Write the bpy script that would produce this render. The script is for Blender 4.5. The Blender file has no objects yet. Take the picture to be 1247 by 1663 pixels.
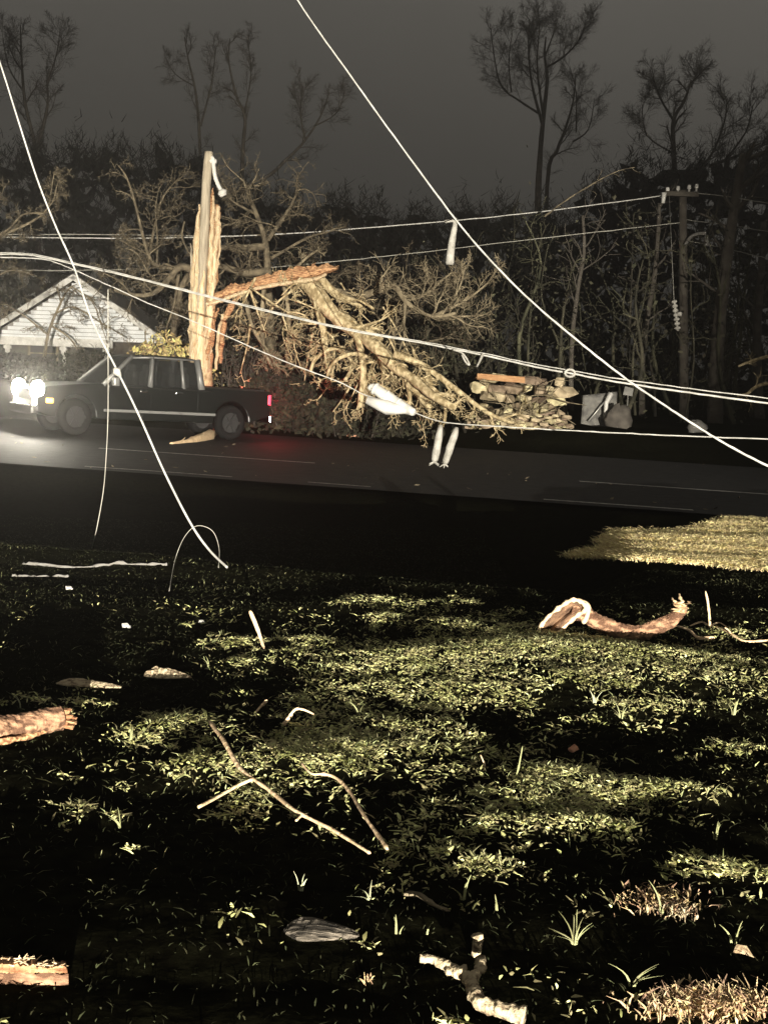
import bpy, bmesh, math, random
import numpy as np
from mathutils import Vector, Matrix, noise as mnoise
random.seed(7)
sc = bpy.context.scene
C = sc.collection
R = math.radians

# ------------------------------------------------------------------ camera
F, CX, CY, HZ, CAMH = 2000.0, 623.5, 831.5, 592.0, 1.6     # photo pixels
cam_d = bpy.data.cameras.new('camera')
cam = bpy.data.objects.new('camera', cam_d); C.objects.link(cam)
cam_d.sensor_fit = 'VERTICAL'; cam_d.sensor_height = 24.0
cam_d.lens = 24.0 * F / 1663.0
cam_d.clip_end = 2000; cam_d.clip_start = 0.05
CM = (Matrix.Rotation(R(90) - math.atan((CY - HZ) / F), 3, 'X') @ Matrix.Rotation(R(2.0), 3, 'Z'))
cam.matrix_world = Matrix.Translation((0, 0, CAMH)) @ CM.to_4x4()
sc.camera = cam

# ------------------------------------------------------------------ night sky (low cloud, town glow)
w = bpy.data.worlds.new('World'); sc.world = w; w.use_nodes = True
nt = w.node_tree; nt.nodes.clear()
o = nt.nodes.new('ShaderNodeOutputWorld'); bg = nt.nodes.new('ShaderNodeBackground')
tc = nt.nodes.new('ShaderNodeTexCoord'); sx = nt.nodes.new('ShaderNodeSeparateXYZ')
nt.links.new(tc.outputs['Generated'], sx.inputs[0])
rp = nt.nodes.new('ShaderNodeValToRGB')
rp.color_ramp.elements[0].position = 0.0; rp.color_ramp.elements[0].color = (0.036, 0.0345, 0.031, 1)
rp.color_ramp.elements[1].position = 0.34; rp.color_ramp.elements[1].color = (0.135, 0.127, 0.112, 1)
e = rp.color_ramp.elements.new(0.12); e.color = (0.058, 0.0555, 0.050, 1)
nt.links.new(sx.outputs['Z'], rp.inputs[0])
nz = nt.nodes.new('ShaderNodeTexNoise'); nz.inputs['Scale'].default_value = 3.0; nz.inputs['Detail'].default_value = 5
nt.links.new(tc.outputs['Generated'], nz.inputs['Vector'])
mr = nt.nodes.new('ShaderNodeMapRange'); mr.inputs[3].default_value = 0.75; mr.inputs[4].default_value = 1.25
nt.links.new(nz.outputs[0], mr.inputs[0])
glow = nt.nodes.new('ShaderNodeMapRange'); glow.inputs[1].default_value = -0.35; glow.inputs[2].default_value = 0.35
glow.inputs[3].default_value = 0.86; glow.inputs[4].default_value = 1.16
nt.links.new(sx.outputs['X'], glow.inputs[0])
m0 = nt.nodes.new('ShaderNodeMath'); m0.operation = 'MULTIPLY'
nt.links.new(mr.outputs[0], m0.inputs[0]); nt.links.new(glow.outputs[0], m0.inputs[1])
nt.links.new(rp.outputs[0], bg.inputs[0]); nt.links.new(m0.outputs[0], bg.inputs[1])
nt.links.new(bg.outputs[0], o.inputs[0])

# ------------------------------------------------------------------ lamps
def lamp(name, kind, loc, aim, energy, color, **kw):
    d = bpy.data.lights.new(name, kind); d.energy = energy; d.color = color
    for k, v in kw.items(): setattr(d, k, v)
    ob = bpy.data.objects.new(name, d); C.objects.link(ob); ob.location = loc
    ob.rotation_euler = (Vector(aim) - Vector(loc)).to_track_quat('-Z', 'Y').to_euler()
    return ob
LIGHT = Vector((6.0, -40.0, 1.85))        # vehicle beam far behind the photographer
lamp('vehicle_beam', 'SPOT', LIGHT, (-2.4, 30.0, 3.6), 480000, (1.0, 0.92, 0.79),
     spot_size=R(19.6), spot_blend=0.55, shadow_soft_size=0.05)
lamp('night_sun', 'SUN', (0, 0, 60), (4, 10, 0), 0.012, (0.9, 0.95, 1.0), angle=R(15))

vs = sc.view_settings
vs.view_transform = 'Standard'; vs.look = 'None'; vs.exposure = 0; vs.gamma = 1

# ------------------------------------------------------------------ pixel helpers (positions only)
def ray(px, py): return CM @ Vector(((px - CX) / F, -(py - CY) / F, -1.0))
def P(px, py, D):
    d = ray(px, py); return Vector((0, 0, CAMH)) + d * (D / d.y)
def ppm(D): return F / D
def sstep(a, b, x):
    t = np.clip((x - a) / (b - a), 0, 1); return t * t * (3 - 2 * t)
def plane_pt(px, py):
    px = np.asarray(px, float); py = np.asarray(py, float)
    a = (px - CX) / F; b = -(py - CY) / F
    dx = CM[0][0] * a + CM[0][1] * b - CM[0][2]
    dy = CM[1][0] * a + CM[1][1] * b - CM[1][2]
    dz = CM[2][0] * a + CM[2][1] * b - CM[2][2]
    t = -CAMH / dz
    return dx * t, dy * t

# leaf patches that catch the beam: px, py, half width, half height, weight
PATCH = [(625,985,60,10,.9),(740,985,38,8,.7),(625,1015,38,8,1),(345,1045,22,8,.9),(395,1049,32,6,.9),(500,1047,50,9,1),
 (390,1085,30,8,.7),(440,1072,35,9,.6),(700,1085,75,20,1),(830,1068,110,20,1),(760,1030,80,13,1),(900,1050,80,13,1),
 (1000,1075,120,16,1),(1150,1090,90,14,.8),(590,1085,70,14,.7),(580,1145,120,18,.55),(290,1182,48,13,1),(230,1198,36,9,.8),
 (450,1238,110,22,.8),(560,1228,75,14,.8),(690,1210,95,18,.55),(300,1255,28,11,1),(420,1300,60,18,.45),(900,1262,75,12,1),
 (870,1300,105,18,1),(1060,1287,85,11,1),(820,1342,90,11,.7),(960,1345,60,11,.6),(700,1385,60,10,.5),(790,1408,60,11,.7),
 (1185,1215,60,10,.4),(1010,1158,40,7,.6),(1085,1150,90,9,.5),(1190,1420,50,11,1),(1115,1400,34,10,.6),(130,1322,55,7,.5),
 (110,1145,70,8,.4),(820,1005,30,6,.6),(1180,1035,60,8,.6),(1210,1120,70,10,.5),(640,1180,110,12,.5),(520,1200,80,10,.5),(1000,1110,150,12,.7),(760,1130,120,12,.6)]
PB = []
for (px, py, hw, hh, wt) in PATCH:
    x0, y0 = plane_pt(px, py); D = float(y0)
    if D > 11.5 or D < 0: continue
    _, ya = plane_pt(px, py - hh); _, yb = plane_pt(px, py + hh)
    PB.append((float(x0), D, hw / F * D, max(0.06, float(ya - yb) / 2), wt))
rngN = np.random.RandomState(3)
NW = [(rngN.uniform(-1, 1) * f, rngN.uniform(-1, 1) * f * 1.7, rngN.uniform(0, 6.28), a) for f, a in
      ((.5, .006), (.9, .007), (1.5, .007), (2.6, .006), (3.5, .006), (6, .005), (9, .0045), (14, .004), (21, .003), (30, .0022))]
def zroad(x): return -0.022 * (np.clip(x, -40, 40) + 6)
def H(x, y):
    x = np.asarray(x, float); y = np.asarray(y, float)
    n = sum(a * np.sin(fx * x + fy * y + ph) for fx, fy, ph, a in NW)
    t = y - (9.05 - 0.3 * np.clip(x, -25, 25)); u = y + 0.15 * np.clip(x, -40, 40)
    near = 1 - sstep(0.3, 1.6, t)
    lawn = n * (0.75 + 0.25 * near)
    for (bx, by, sxx, syy, wt) in PB:
        dx = (x - bx) / (sxx * 1.15); dy = (y - by - syy * .25) / (syy * 1.2)
        lawn = lawn + np.where(dx * dx + dy * dy < 9, 0.042 * wt * np.exp(-(dx * dx + dy * dy) * .8), 0)
    lip = 0.045 * np.exp(-((t + 0.15) / 0.35) ** 2)
    rgt = sstep(1.5, 2.5, x - .12 * (y - 12))
    ditch = -0.40 * (1 - rgt) - 0.03 * rgt
    zz = np.where(t > 0, (lawn + lip) * (1 - sstep(0, 1.5, t)) + (ditch + n * .6) * sstep(0, 1.5, t), lawn + lip)
    zr = zroad(x)
    k = sstep(14.6, 16.9, u)
    zz = zz * (1 - k) + (zr - 0.05) * k
    bank = 0.55 * sstep(27.3, 30.5, u) + 0.02 * np.clip(u - 30, 0, 60)
    zz = zz + bank + np.where(u > 28, n * 2.5, 0)
    # unseen rise behind the camera, shaped to shade the foreground from the beam
    hump = 0.22 * sstep(-0.6, -2.6, y) * 1.0
    hump = hump * (1.0 + 0.25 * sstep(0.2, -1.0, x) - 0.03 * sstep(0, 1, x)) * (1 - sstep(-6, -14, y))
    return zz + hump
def Hf(x, y): return float(H(x, y))
def G(px, py, dz=0.0):
    d = ray(px, py); D = 1.2
    while D < 80:
        p = Vector((0, 0, CAMH)) + d * (D / d.y)
        if p.z <= Hf(p.x, p.y):
            break
        D *= 1.012
    p.z = Hf(p.x, p.y) + dz
    return p

# ------------------------------------------------------------------ materials
def mat(name, col, rough=.8, col2=None, scale=8, stretch=(1, 1, 1), bump=0, metal=0, spec=.3, detail=6, island=0, coat=0, thr=(.35, .65)):
    m = bpy.data.materials.new(name); m.use_nodes = True
    n = m.node_tree; b = n.nodes['Principled BSDF']
    b.inputs['Base Color'].default_value = (*col, 1); b.inputs['Roughness'].default_value = rough
    b.inputs['Metallic'].default_value = metal; b.inputs['Specular IOR Level'].default_value = spec
    b.inputs['Coat Weight'].default_value = coat
    if col2 is not None or bump:
        t = n.nodes.new('ShaderNodeTexCoord'); mp = n.nodes.new('ShaderNodeMapping')
        mp.inputs['Scale'].default_value = stretch
        n.links.new(t.outputs['Object'], mp.inputs[0])
        z = n.nodes.new('ShaderNodeTexNoise'); z.inputs['Scale'].default_value = scale; z.inputs['Detail'].default_value = detail
        n.links.new(mp.outputs[0], z.inputs['Vector'])
        if col2 is not None:
            r = n.nodes.new('ShaderNodeValToRGB')
            r.color_ramp.elements[0].position = thr[0]; r.color_ramp.elements[0].color = (*col, 1)
            r.color_ramp.elements[1].position = thr[1]; r.color_ramp.elements[1].color = (*col2, 1)
            n.links.new(z.outputs[0], r.inputs[0]); last = r.outputs[0]
            if island:
                g = n.nodes.new('ShaderNodeNewGeometry'); hs = n.nodes.new('ShaderNodeHueSaturation')
                q = n.nodes.new('ShaderNodeMapRange'); q.inputs[3].default_value = 1 - island; q.inputs[4].default_value = 1 + island
                n.links.new(g.outputs['Random Per Island'], q.inputs[0]); n.links.new(q.outputs[0], hs.inputs['Value'])
                q2 = n.nodes.new('ShaderNodeMapRange'); q2.inputs[3].default_value = .47; q2.inputs[4].default_value = .53
                n.links.new(g.outputs['Random Per Island'], q2.inputs[0]); n.links.new(q2.outputs[0], hs.inputs['Hue'])
                n.links.new(last, hs.inputs['Color']); last = hs.outputs[0]
            n.links.new(last, b.inputs['Base Color'])
        if bump:
            bp = n.nodes.new('ShaderNodeBump'); bp.inputs['Strength'].default_value = bump; bp.inputs['Distance'].default_value = .02
            n.links.new(z.outputs[0], bp.inputs['Height']); n.links.new(bp.outputs[0], b.inputs['Normal'])
    return m
def emit(name, col, s):
    m = bpy.data.materials.new(name); m.use_nodes = True; b = m.node_tree.nodes['Principled BSDF']
    b.inputs['Base Color'].default_value = (*col, 1); b.inputs['Emission Color'].default_value = (*col, 1); b.inputs['Emission Strength'].default_value = s
    return m
M = dict(
 soil=mat('soil', (.003, .0028, .0016), .95, (.008, .008, .004), 14, bump=.4, spec=0),
 asphalt=mat('asphalt', (.011, .011, .011), .75, (.026, .025, .024), 5, bump=.3, spec=.2, detail=12),
 paint=mat('road_paint', (.5, .49, .45), .7, (.25, .24, .22), 12),
 concrete=mat('concrete', (.22, .215, .2), .85, (.18, .17, .15), 9, bump=.3),
 bark=mat('tan_bark', (.23, .175, .09), .9, (.58, .48, .29), 11, (1, 1, .6), .8, thr=(.4, .62)),
 barkgrey=mat('grey_bark', (.10, .08, .05), .9, (.27, .225, .145), 6, (1, 1, .4), .6),
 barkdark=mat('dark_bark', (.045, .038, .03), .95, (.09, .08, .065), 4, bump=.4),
 barkred=mat('red_bark', (.10, .052, .03), .9, (.40, .235, .14), 34, (.5, 1, 1), 1.0, detail=10, thr=(.44, .62)),
 hollow=mat('rotten_heart', (.07, .04, .025), .95, (.20, .12, .07), 18, bump=.8),
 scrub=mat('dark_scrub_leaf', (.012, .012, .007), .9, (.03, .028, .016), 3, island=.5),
 lichen=mat('lichen_bark', (.16, .11, .07), .9, (.52, .43, .28), 45, bump=.8, thr=(.34, .52)),
 wood=mat('fresh_wood', (.40, .27, .14), .75, (.66, .54, .36), 9, (8, 8, .5), .9),
 torn=mat('torn_heartwood', (.19, .085, .04), .85, (.60, .36, .185), 9, (1, 6, 6), .9, thr=(.4, .62)),
 woodpale=mat('pale_wood', (.60, .42, .24), .75, (.80, .62, .40), 8, (4, 4, 1), .4),
 weather=mat('weathered_pole', (.24, .205, .15), .85, (.42, .365, .27), 5, (5, 5, .4), .4),
 white=mat('white_paint', (.62, .61, .57), .6, (.44, .43, .39), 7),
 fitting=mat('grimy_fitting', (.34, .33, .295), .65, (.16, .152, .13), 9, bump=.4, thr=(.42, .7)),
 cable=mat('cable_sheath', (.36, .355, .32), .55, (.56, .55, .51), 9, spec=.3),
 cabledim=mat('dull_cable', (.30, .29, .25), .55, (.45, .44, .38), 3),
 siding=mat('pale_siding', (.62, .645, .65), .7, (.74, .755, .755), 3),
 roof=mat('roof_shingle', (.06, .055, .05), .9, (.11, .10, .09), 14, bump=.5),
 black=mat('black_plastic', (.015, .015, .015), .6),
 carpaint=mat('black_car_paint', (.004, .005, .0045), .3, spec=.5, coat=.4),
 trim=mat('grey_trim', (.20, .20, .19), .4, metal=.3),
 chrome=mat('chrome', (.7, .7, .68), .15, metal=1),
 rubber=mat('tyre_rubber', (.008, .008, .008), .9, spec=.1),
 seat=mat('seat_fabric', (.16, .155, .14), .9),
 lens=emit('headlight_lens', (1, .93, .78), 420),
 red=emit('tail_lens', (1, .03, .06), 5),
 amber=emit('amber_lens', (1, .45, .08), 6),
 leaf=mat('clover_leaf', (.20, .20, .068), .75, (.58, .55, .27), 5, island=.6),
 blade=mat('grass_blade', (.15, .16, .065), .7, (.36, .36, .19), 3, island=.45),
 drygrass=mat('dry_grass', (.36, .29, .10), .85, (.60, .50, .23), 6, island=.35),
 lit_straw=mat('lit_straw', (.66, .54, .25), .85, (.82, .71, .40), 6, island=.3),
 redgrass=mat('dead_grass', (.36, .24, .12), .85, (.62, .46, .28), 6, island=.35),
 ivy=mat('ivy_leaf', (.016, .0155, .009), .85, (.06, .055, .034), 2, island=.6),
 stone=mat('stone', (.19, .15, .09), .85, (.52, .43, .28), 4, bump=.9, island=.45),
 plank=mat('orange_plank', (.34, .17, .075), .8, (.46, .27, .13), 5, (1, 6, 6)),
 metal=mat('grey_sheet', (.10, .097, .09), .6, (.19, .185, .165), 6),
 rock=mat('rock', (.05, .044, .038), .9, (.10, .09, .075), 5, bump=.5),
 steel=mat('galvanised', (.4, .4, .37), .45, metal=.6),
 rimdark=mat('dark_rim', (.018, .018, .018), .6),
 tuftpale=mat('pale_grass', (.24, .25, .15), .7, (.46, .48, .32), 12, island=.4),
 streak=mat('streaked_bark', (.02, .017, .013), .9, (.19, .165, .13), 60, (.12, 1, 1), 1.0, thr=(.42, .6)),
 barkmid=mat('shaded_bark', (.05, .041, .027), .9, (.16, .132, .085), 7, bump=.5),
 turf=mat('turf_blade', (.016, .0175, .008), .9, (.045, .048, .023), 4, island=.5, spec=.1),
 redbit=mat('brick_bit', (.52, .24, .14), .8, (.62, .34, .22), 20),
)
g = bpy.data.materials.new('car_glass'); g.use_nodes = True
b = g.node_tree.nodes['Principled BSDF']; b.inputs['Base Color'].default_value = (.02, .022, .022, 1); b.inputs['Roughness'].default_value = .06; b.inputs['Alpha'].default_value = .5
M['glass'] = g

# ------------------------------------------------------------------ mesh builder
class MB:
    def __init__(s): s.v = []; s.f = []; s.m = []
    def add(s, vs_, fs, mi=0):
        b0 = len(s.v); s.v.extend([tuple(q) for q in vs_]); s.f.extend([tuple(i + b0 for i in f) for f in fs]); s.m.extend([mi] * len(fs))
    def tube(s, pts, rad, n=6, mi=0, cap=True, jit=0.0):
        pts = [Vector(p) for p in pts]; k = len(pts)
        if not hasattr(rad, '__len__'): rad = [rad] * k
        t0 = (pts[1] - pts[0]).normalized()
        a = t0.cross(Vector((0, 0, 1)) if abs(t0.z) < .9 else Vector((1, 0, 0))).normalized()
        b0 = len(s.v)
        for i in range(k):
            t = (pts[min(i + 1, k - 1)] - pts[max(i - 1, 0)])
            if t.length < 1e-9: t = t0.copy()
            t.normalize()
            a = (a - t * a.dot(t))
            if a.length < 1e-6: a = t.orthogonal()
            a.normalize(); c = t.cross(a)
            for j in range(n):
                th = 2 * math.pi * j / n; rr = rad[i] * (1 + (random.uniform(-jit, jit) if jit else 0))
                q = pts[i] + a * (math.cos(th) * rr) + c * (math.sin(th) * rr)
                s.v.append((q.x, q.y, q.z))
        for i in range(k - 1):
            for j in range(n):
                x = b0 + i * n + j; y = b0 + i * n + (j + 1) % n
                s.f.append((x, y, y + n, x + n)); s.m.append(mi)
        if cap:
            s.f.append(tuple(b0 + j for j in reversed(range(n)))); s.m.append(mi)
            s.f.append(tuple(b0 + (k - 1) * n + j for j in range(n))); s.m.append(mi)
    def box(s, c, sz, rot=None, mi=0, jit=0.0):
        hx, hy, hz = sz[0] / 2, sz[1] / 2, sz[2] / 2
        vs_ = []
        for x in (-hx, hx):
            for y in (-hy, hy):
                for z in (-hz, hz):
                    q = Vector((x * (1 + random.uniform(-jit, jit)), y * (1 + random.uniform(-jit, jit)), z * (1 + random.uniform(-jit, jit))))
                    if rot is not None: q = rot @ q
                    vs_.append(q + Vector(c))
        s.add(vs_, [(0, 1, 3, 2), (4, 6, 7, 5), (0, 4, 5, 1), (2, 3, 7, 6), (0, 2, 6, 4), (1, 5, 7, 3)], mi)
    def prism(s, poly, axis_pt, mi=0):
        # poly: list of 3D points of one face; axis_pt: extrusion vector
        n = len(poly); a = Vector(axis_pt)
        vs_ = [Vector(p) for p in poly] + [Vector(p) + a for p in poly]
        s.add(vs_, [tuple(range(n))[::-1], tuple(range(n, 2 * n))] + [(i, (i + 1) % n, (i + 1) % n + n, i + n) for i in range(n)], mi)
    def build(s, name, mats, parent=None, smooth=True, origin=None, bevel=0):
        me = bpy.data.meshes.new(name)
        o_ = Vector(origin) if origin is not None else Vector((0, 0, 0))
        vv = [(x - o_.x, y - o_.y, z - o_.z) for x, y, z in s.v] if origin is not None else s.v
        me.from_pydata(vv, [], s.f); me.update()
        if not isinstance(mats, (list, tuple)): mats = [mats]
        for q in mats: me.materials.append(q)
        if len(mats) > 1: me.polygons.foreach_set('material_index', s.m)
        if smooth: me.polygons.foreach_set('use_smooth', [True] * len(s.f))
        ob = bpy.data.objects.new(name, me); C.objects.link(ob)
        if parent is not None: ob.parent = parent
        if origin is not None: ob.location = o_ if parent is None else o_
        if bevel:
            md = ob.modifiers.new('bevel', 'BEVEL'); md.width = bevel; md.segments = 2; md.limit_method = 'ANGLE'
        return ob
def tag(ob, label, cat, group=None):
    ob['label'] = label; ob['category'] = cat
    if group: ob['group'] = group
    return ob
def kind(ob, k): ob['kind'] = k; return ob
def thing(name, label, cat, loc, rz=0, group=None):
    ob = bpy.data.objects.new(name, None); C.objects.link(ob); ob.location = loc; ob.rotation_euler = (0, 0, rz)
    return tag(ob, label, cat, group)
def rel(pts, base): return [Vector(p) - Vector(base) for p in pts]
def smoothline(pts, sub=4):
    pts = [Vector(p) for p in pts]; out = []
    for i in range(len(pts) - 1):
        p0 = pts[max(i - 1, 0)]; p1 = pts[i]; p2 = pts[i + 1]; p3 = pts[min(i + 2, len(pts) - 1)]
        for j in range(sub):
            t = j / sub
            out.append(.5 * ((2 * p1) + (p2 - p0) * t + (2 * p0 - 5 * p1 + 4 * p2 - p3) * t * t + (3 * p1 - p0 - 3 * p2 + p3) * t ** 3))
    out.append(pts[-1]); return out
def rv(): return Vector((random.gauss(0, 1), random.gauss(0, 1), random.gauss(0, 1)))
def grow(mb, p, d, L, r, lvl, o):
    n = o['seg'][lvl] if lvl < len(o['seg']) else 3
    pts = [p.copy()]; d = d.normalized(); q = p.copy()
    for i in range(n):
        d = (d + rv() * o['wob'] + Vector((0, 0, o['up'][min(lvl, len(o['up']) - 1)]))).normalized()
        q = q + d * (L / n); pts.append(q.copy())
    re = max(o['rmin'], r * o['taper'])
    rad = [r + (re - r) * i / n for i in range(n + 1)]
    sides = o['sides'][lvl] if lvl < len(o['sides']) else 3
    mb.tube(pts, rad, sides, cap=(lvl == 0))
    if lvl >= o['lv']: return
    sprout(mb, pts, rad, L, lvl, o, o['kids'][lvl])
def sprout(mb, pts, rad, L, lvl, o, k, t0=None):
    n = len(pts) - 1
    t0 = o['tmin'][min(lvl, len(o['tmin']) - 1)] if t0 is None else t0
    for c in range(k):
        t = t0 + (1 - t0) * (c + random.random()) / k
        i = min(int(t * n), n - 1); f = t * n - i
        q = pts[i].lerp(pts[i + 1], f); dd = (pts[i + 1] - pts[i]).normalized()
        pr = rv(); pr = (pr - dd * pr.dot(dd)).normalized()
        a = R(random.uniform(*o['ang']))
        nd = dd * math.cos(a) + pr * math.sin(a)
        ll = L * random.uniform(*o['ratio']) * (1.1 - .35 * t)
        rr = max(o['rmin'], min((rad[i] + (rad[i + 1] - rad[i]) * f) * .85, rad[0] * random.uniform(*o['rr'])))
        grow(mb, q, nd, ll, rr, lvl + 1, o)
def part(mb, name, mats, root, smooth=True, bevel=0):
    l = root.location if root.type == 'EMPTY' else root.parent.location
    mb.v = [(x - l.x, y - l.y, z - l.z) for x, y, z in mb.v]
    return mb.build(name, mats, root, smooth, bevel=bevel)
def solo(mb, name, mats, base, label, cat, group=None, smooth=True, bevel=0):
    ob = mb.build(name, mats, None, smooth, origin=base, bevel=bevel)
    return tag(ob, label, cat, group)

# ================================================================== setting
def grid(name, xs, ys, zfun, m):
    X, Y = np.meshgrid(xs, ys); Z = zfun(X, Y)
    co = np.stack([X, Y, Z], -1).reshape(-1, 3); nx, ny = len(xs), len(ys)
    i = np.arange(nx * ny).reshape(ny, nx)
    f = np.stack([i[:-1, :-1], i[:-1, 1:], i[1:, 1:], i[1:, :-1]], -1).reshape(-1, 4)
    me = bpy.data.meshes.new(name)
    me.vertices.add(len(co)); me.vertices.foreach_set('co', co.ravel())
    me.loops.add(f.size); me.loops.foreach_set('vertex_index', f.ravel())
    me.polygons.add(len(f)); me.polygons.foreach_set('loop_start', np.arange(0, f.size, 4)); me.polygons.foreach_set('loop_total', np.full(len(f), 4))
    me.update(calc_edges=True); me.polygons.foreach_set('use_smooth', np.ones(len(f), bool)); me.materials.append(m)
    ob = bpy.data.objects.new(name, me); C.objects.link(ob); return kind(ob, 'structure')
xs = np.concatenate([np.linspace(-200, -40, 9), np.linspace(-36, -12, 13), np.arange(-11, -5.2, .3), np.arange(-5.2, 5.6, .05), np.arange(5.6, 12, .3), np.linspace(14, 36, 12), np.linspace(40, 200, 9)])
ys = np.concatenate([np.linspace(-70, -16, 9), np.arange(-15, 1, .3), np.arange(1, 12.5, .045), np.arange(12.5, 34, .25), np.linspace(35, 70, 18), np.linspace(80, 250, 12)])
grid('ground', xs, ys, H, M['soil'])
def strip(name, u0, u1, dz, m, x0=-60, x1=60, n=120, wav=0.0):
    X = np.linspace(x0, x1, n); mb = MB()
    for x in X:
        for u in (u0, u1):
            y = u - .15 * np.clip(x, -40, 40)
            mb.v.append((float(x), float(y + wav * math.sin(x * 3 + u)), float(zroad(x) + dz)))
    for i in range(n - 1):
        mb.f.append((2 * i, 2 * i + 2, 2 * i + 3, 2 * i + 1)); mb.m.append(0)
    return kind(mb.build(name, m), 'structure')
strip('road', 16.95, 27.4, 0.0, M['asphalt'], wav=.04)
strip('lane_marking', 20.62, 20.74, .004, M['paint'], -5.0, -1.2, 20)
strip('lane_marking', 20.66, 20.80, .004, M['paint'], 3.2, 14, 30)
strip('edge_marking', 17.25, 17.36, .004, M['paint'], 2.2, 4.2, 20)
for xa_, xb_ in ((-7.0, -5.9), (-4.4, -2.2), (-1.1, -.2)): strip('edge_marking', 17.30, 17.37, .004, M['paint'], xa_, xb_, 16, wav=.012)
# pale ridges stand in for lamplight glinting off wet tracks at left
for (pl, rr) in (([(20, 938), (60, 937), (112, 938)], .022), ([(38, 919), (120, 922), (200, 924), (272, 922)], .018)):
    mb = MB(); pts = [G(x, y, .008) for x, y in pl]
    pp = smoothline(pts, 10); mb.tube([p + Vector((0, 0, random.uniform(-.014, .004))) for p in pp], [rr * random.uniform(.35, .9) for p in pp], 6, jit=.5); kind(mb.build('wet_track_glint', M['concrete']), 'structure')

# far woods: one mass nobody could count
mb = MB(); rnd = random.Random(11)
def topz(px):
    a = [(-200, 236), (0, 245), (120, 238), (300, 250), (360, 300), (450, 318), (520, 345), (560, 318), (590, 330), (640, 350), (770, 348), (800, 335), (850, 352), (930, 345), (980, 285), (1040, 262), (1100, 250), (1180, 252), (1260, 235), (1450, 230)]
    for (x0, y0), (x1, y1) in zip(a, a[1:]):
        if x0 <= px <= x1: return y0 + (y1 - y0) * (px - x0) / (x1 - x0)
    return 300
for i in range(6500):
    D = rnd.uniform(66, 74); px = rnd.uniform(-220, 1470); t = topz(px) + 9 * math.sin(px * .09) + 7 * math.sin(px * .23 + 1) + 5 * math.sin(px * .61)
    py = t + 16 + (640 - t) * rnd.random() ** 1.1; p = P(px, py, D); s = rnd.uniform(.3, .9)
    a = Vector((rnd.gauss(0, 1), rnd.gauss(0, 1), rnd.gauss(0, 1))).normalized() * s; c = Vector((rnd.gauss(0, 1), rnd.gauss(0, 1), rnd.gauss(0, 1))).normalized() * s
    mb.add([p - a, p + c * .6, p + a, p - c * .7], [(0, 1, 2, 3)])
for i in range(42000):
    D = rnd.uniform(54, 70); px = rnd.uniform(-200, 1450)
    t = topz(px) + 12 * math.sin(px * .09) + 9 * math.sin(px * .23 + 1) + 6 * math.sin(px * .61)
    py = t - 26 * abs(rnd.gauss(0, .6)) * (rnd.random() < .35) + (640 - t) * (rnd.random() ** 1.6)
    p = P(px, py, D); ln_ = rnd.uniform(.2, .9); a = Vector((rnd.gauss(0, .9), rnd.gauss(0, .6), rnd.choice((1, 1, -.3)))).normalized() * ln_ * .8; w_ = rnd.uniform(.008, .028)
    c = Vector((w_, w_ * .4, 0)); m_ = p + a * .5 + Vector((rnd.gauss(0, .06), 0, 0))
    mb.add([p - c, p + c, m_ + c * .7, m_ - c * .7, p + a], [(0, 1, 2, 3), (3, 2, 4)])
kind(mb.build('woods', mat('far_foliage', (.004, .004, .003), .95, (.008, .0078, .006), 3), smooth=False), 'stuff')

FAR = dict(seg=[7, 6, 5, 4], wob=.18, up=[.06, .07, .05, .03], taper=.40, rmin=.0058, sides=[6, 4, 3, 3], lv=3, kids=[11, 10, 9], tmin=[.2, .12, .1], ang=(20, 62), ratio=(.36, .66), rr=(.2, .36))
def limbs_tree(name, label, lim, D, m, o, kids, base_px, group=None, jitd=1.0, crown_name='crown', cat='tree', Ltw=None, trunk_n=1, zb=None):
    """lim: list of ([(px,py)...], r0, r1); first trunk_n limbs make the trunk"""
    b = P(*base_px, D); b.z = Hf(b.x, b.y) - .1 if zb is None else zb
    root = thing(name, label, cat, b, group=group)
    mt, mc = MB(), MB()
    for i, (pl, r0, r1) in enumerate(lim):
        if i == 0: pts = [b] + [P(x, y, D) for x, y in pl]
        else:
            dj = random.uniform(-jitd, jitd); k = len(pl)
            pts = [P(x, y, D + dj * j / max(1, k - 1)) for j, (x, y) in enumerate(pl)]
        pts = smoothline(pts, 4); n = len(pts)
        r0, r1 = r0 * .8, r1 * .6; rad = [r0 + (r1 - r0) * j / (n - 1) for j in range(n)]
        (mt if i < trunk_n else mc).tube(pts, rad, 7, jit=.08)
        L = sum((pts[j + 1] - pts[j]).length for j in range(n - 1))
        kk = kids[min(i, len(kids) - 1)]
        if kk: sprout(mc, pts, rad, Ltw or L * .8, 0, o, kk)
    part(mt, 'trunk', m, root)
    if mc.f: part(mc, crown_name, m, root)
    return root
bd = M['barkdark']
limbs_tree('bare_tree', 'tall bare tree with a spreading vase crown right of centre above the wires', [
 ([(873, 345), (876, 260), (882, 190), (888, 130), (884, 90), (886, 60)], .30, .07), ([(880, 200), (864, 140), (858, 80), (860, 30)], .14, .04),
 ([(876, 185), (845, 165), (814, 140), (802, 90), (796, 40)], .10, .04), ([(830, 150), (826, 100), (832, 50)], .07, .03),
 ([(886, 110), (915, 92), (940, 65), (952, 35)], .10, .04), ([(882, 190), (872, 110), (876, 40)], .12, .04), ([(885, 90), (900, 50), (905, 30)], .07, .03)],
 78, bd, FAR, [0, 12, 12, 9, 12, 14, 10], (873, 600), 'far bare trees', 1.5, Ltw=3.4)
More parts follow.
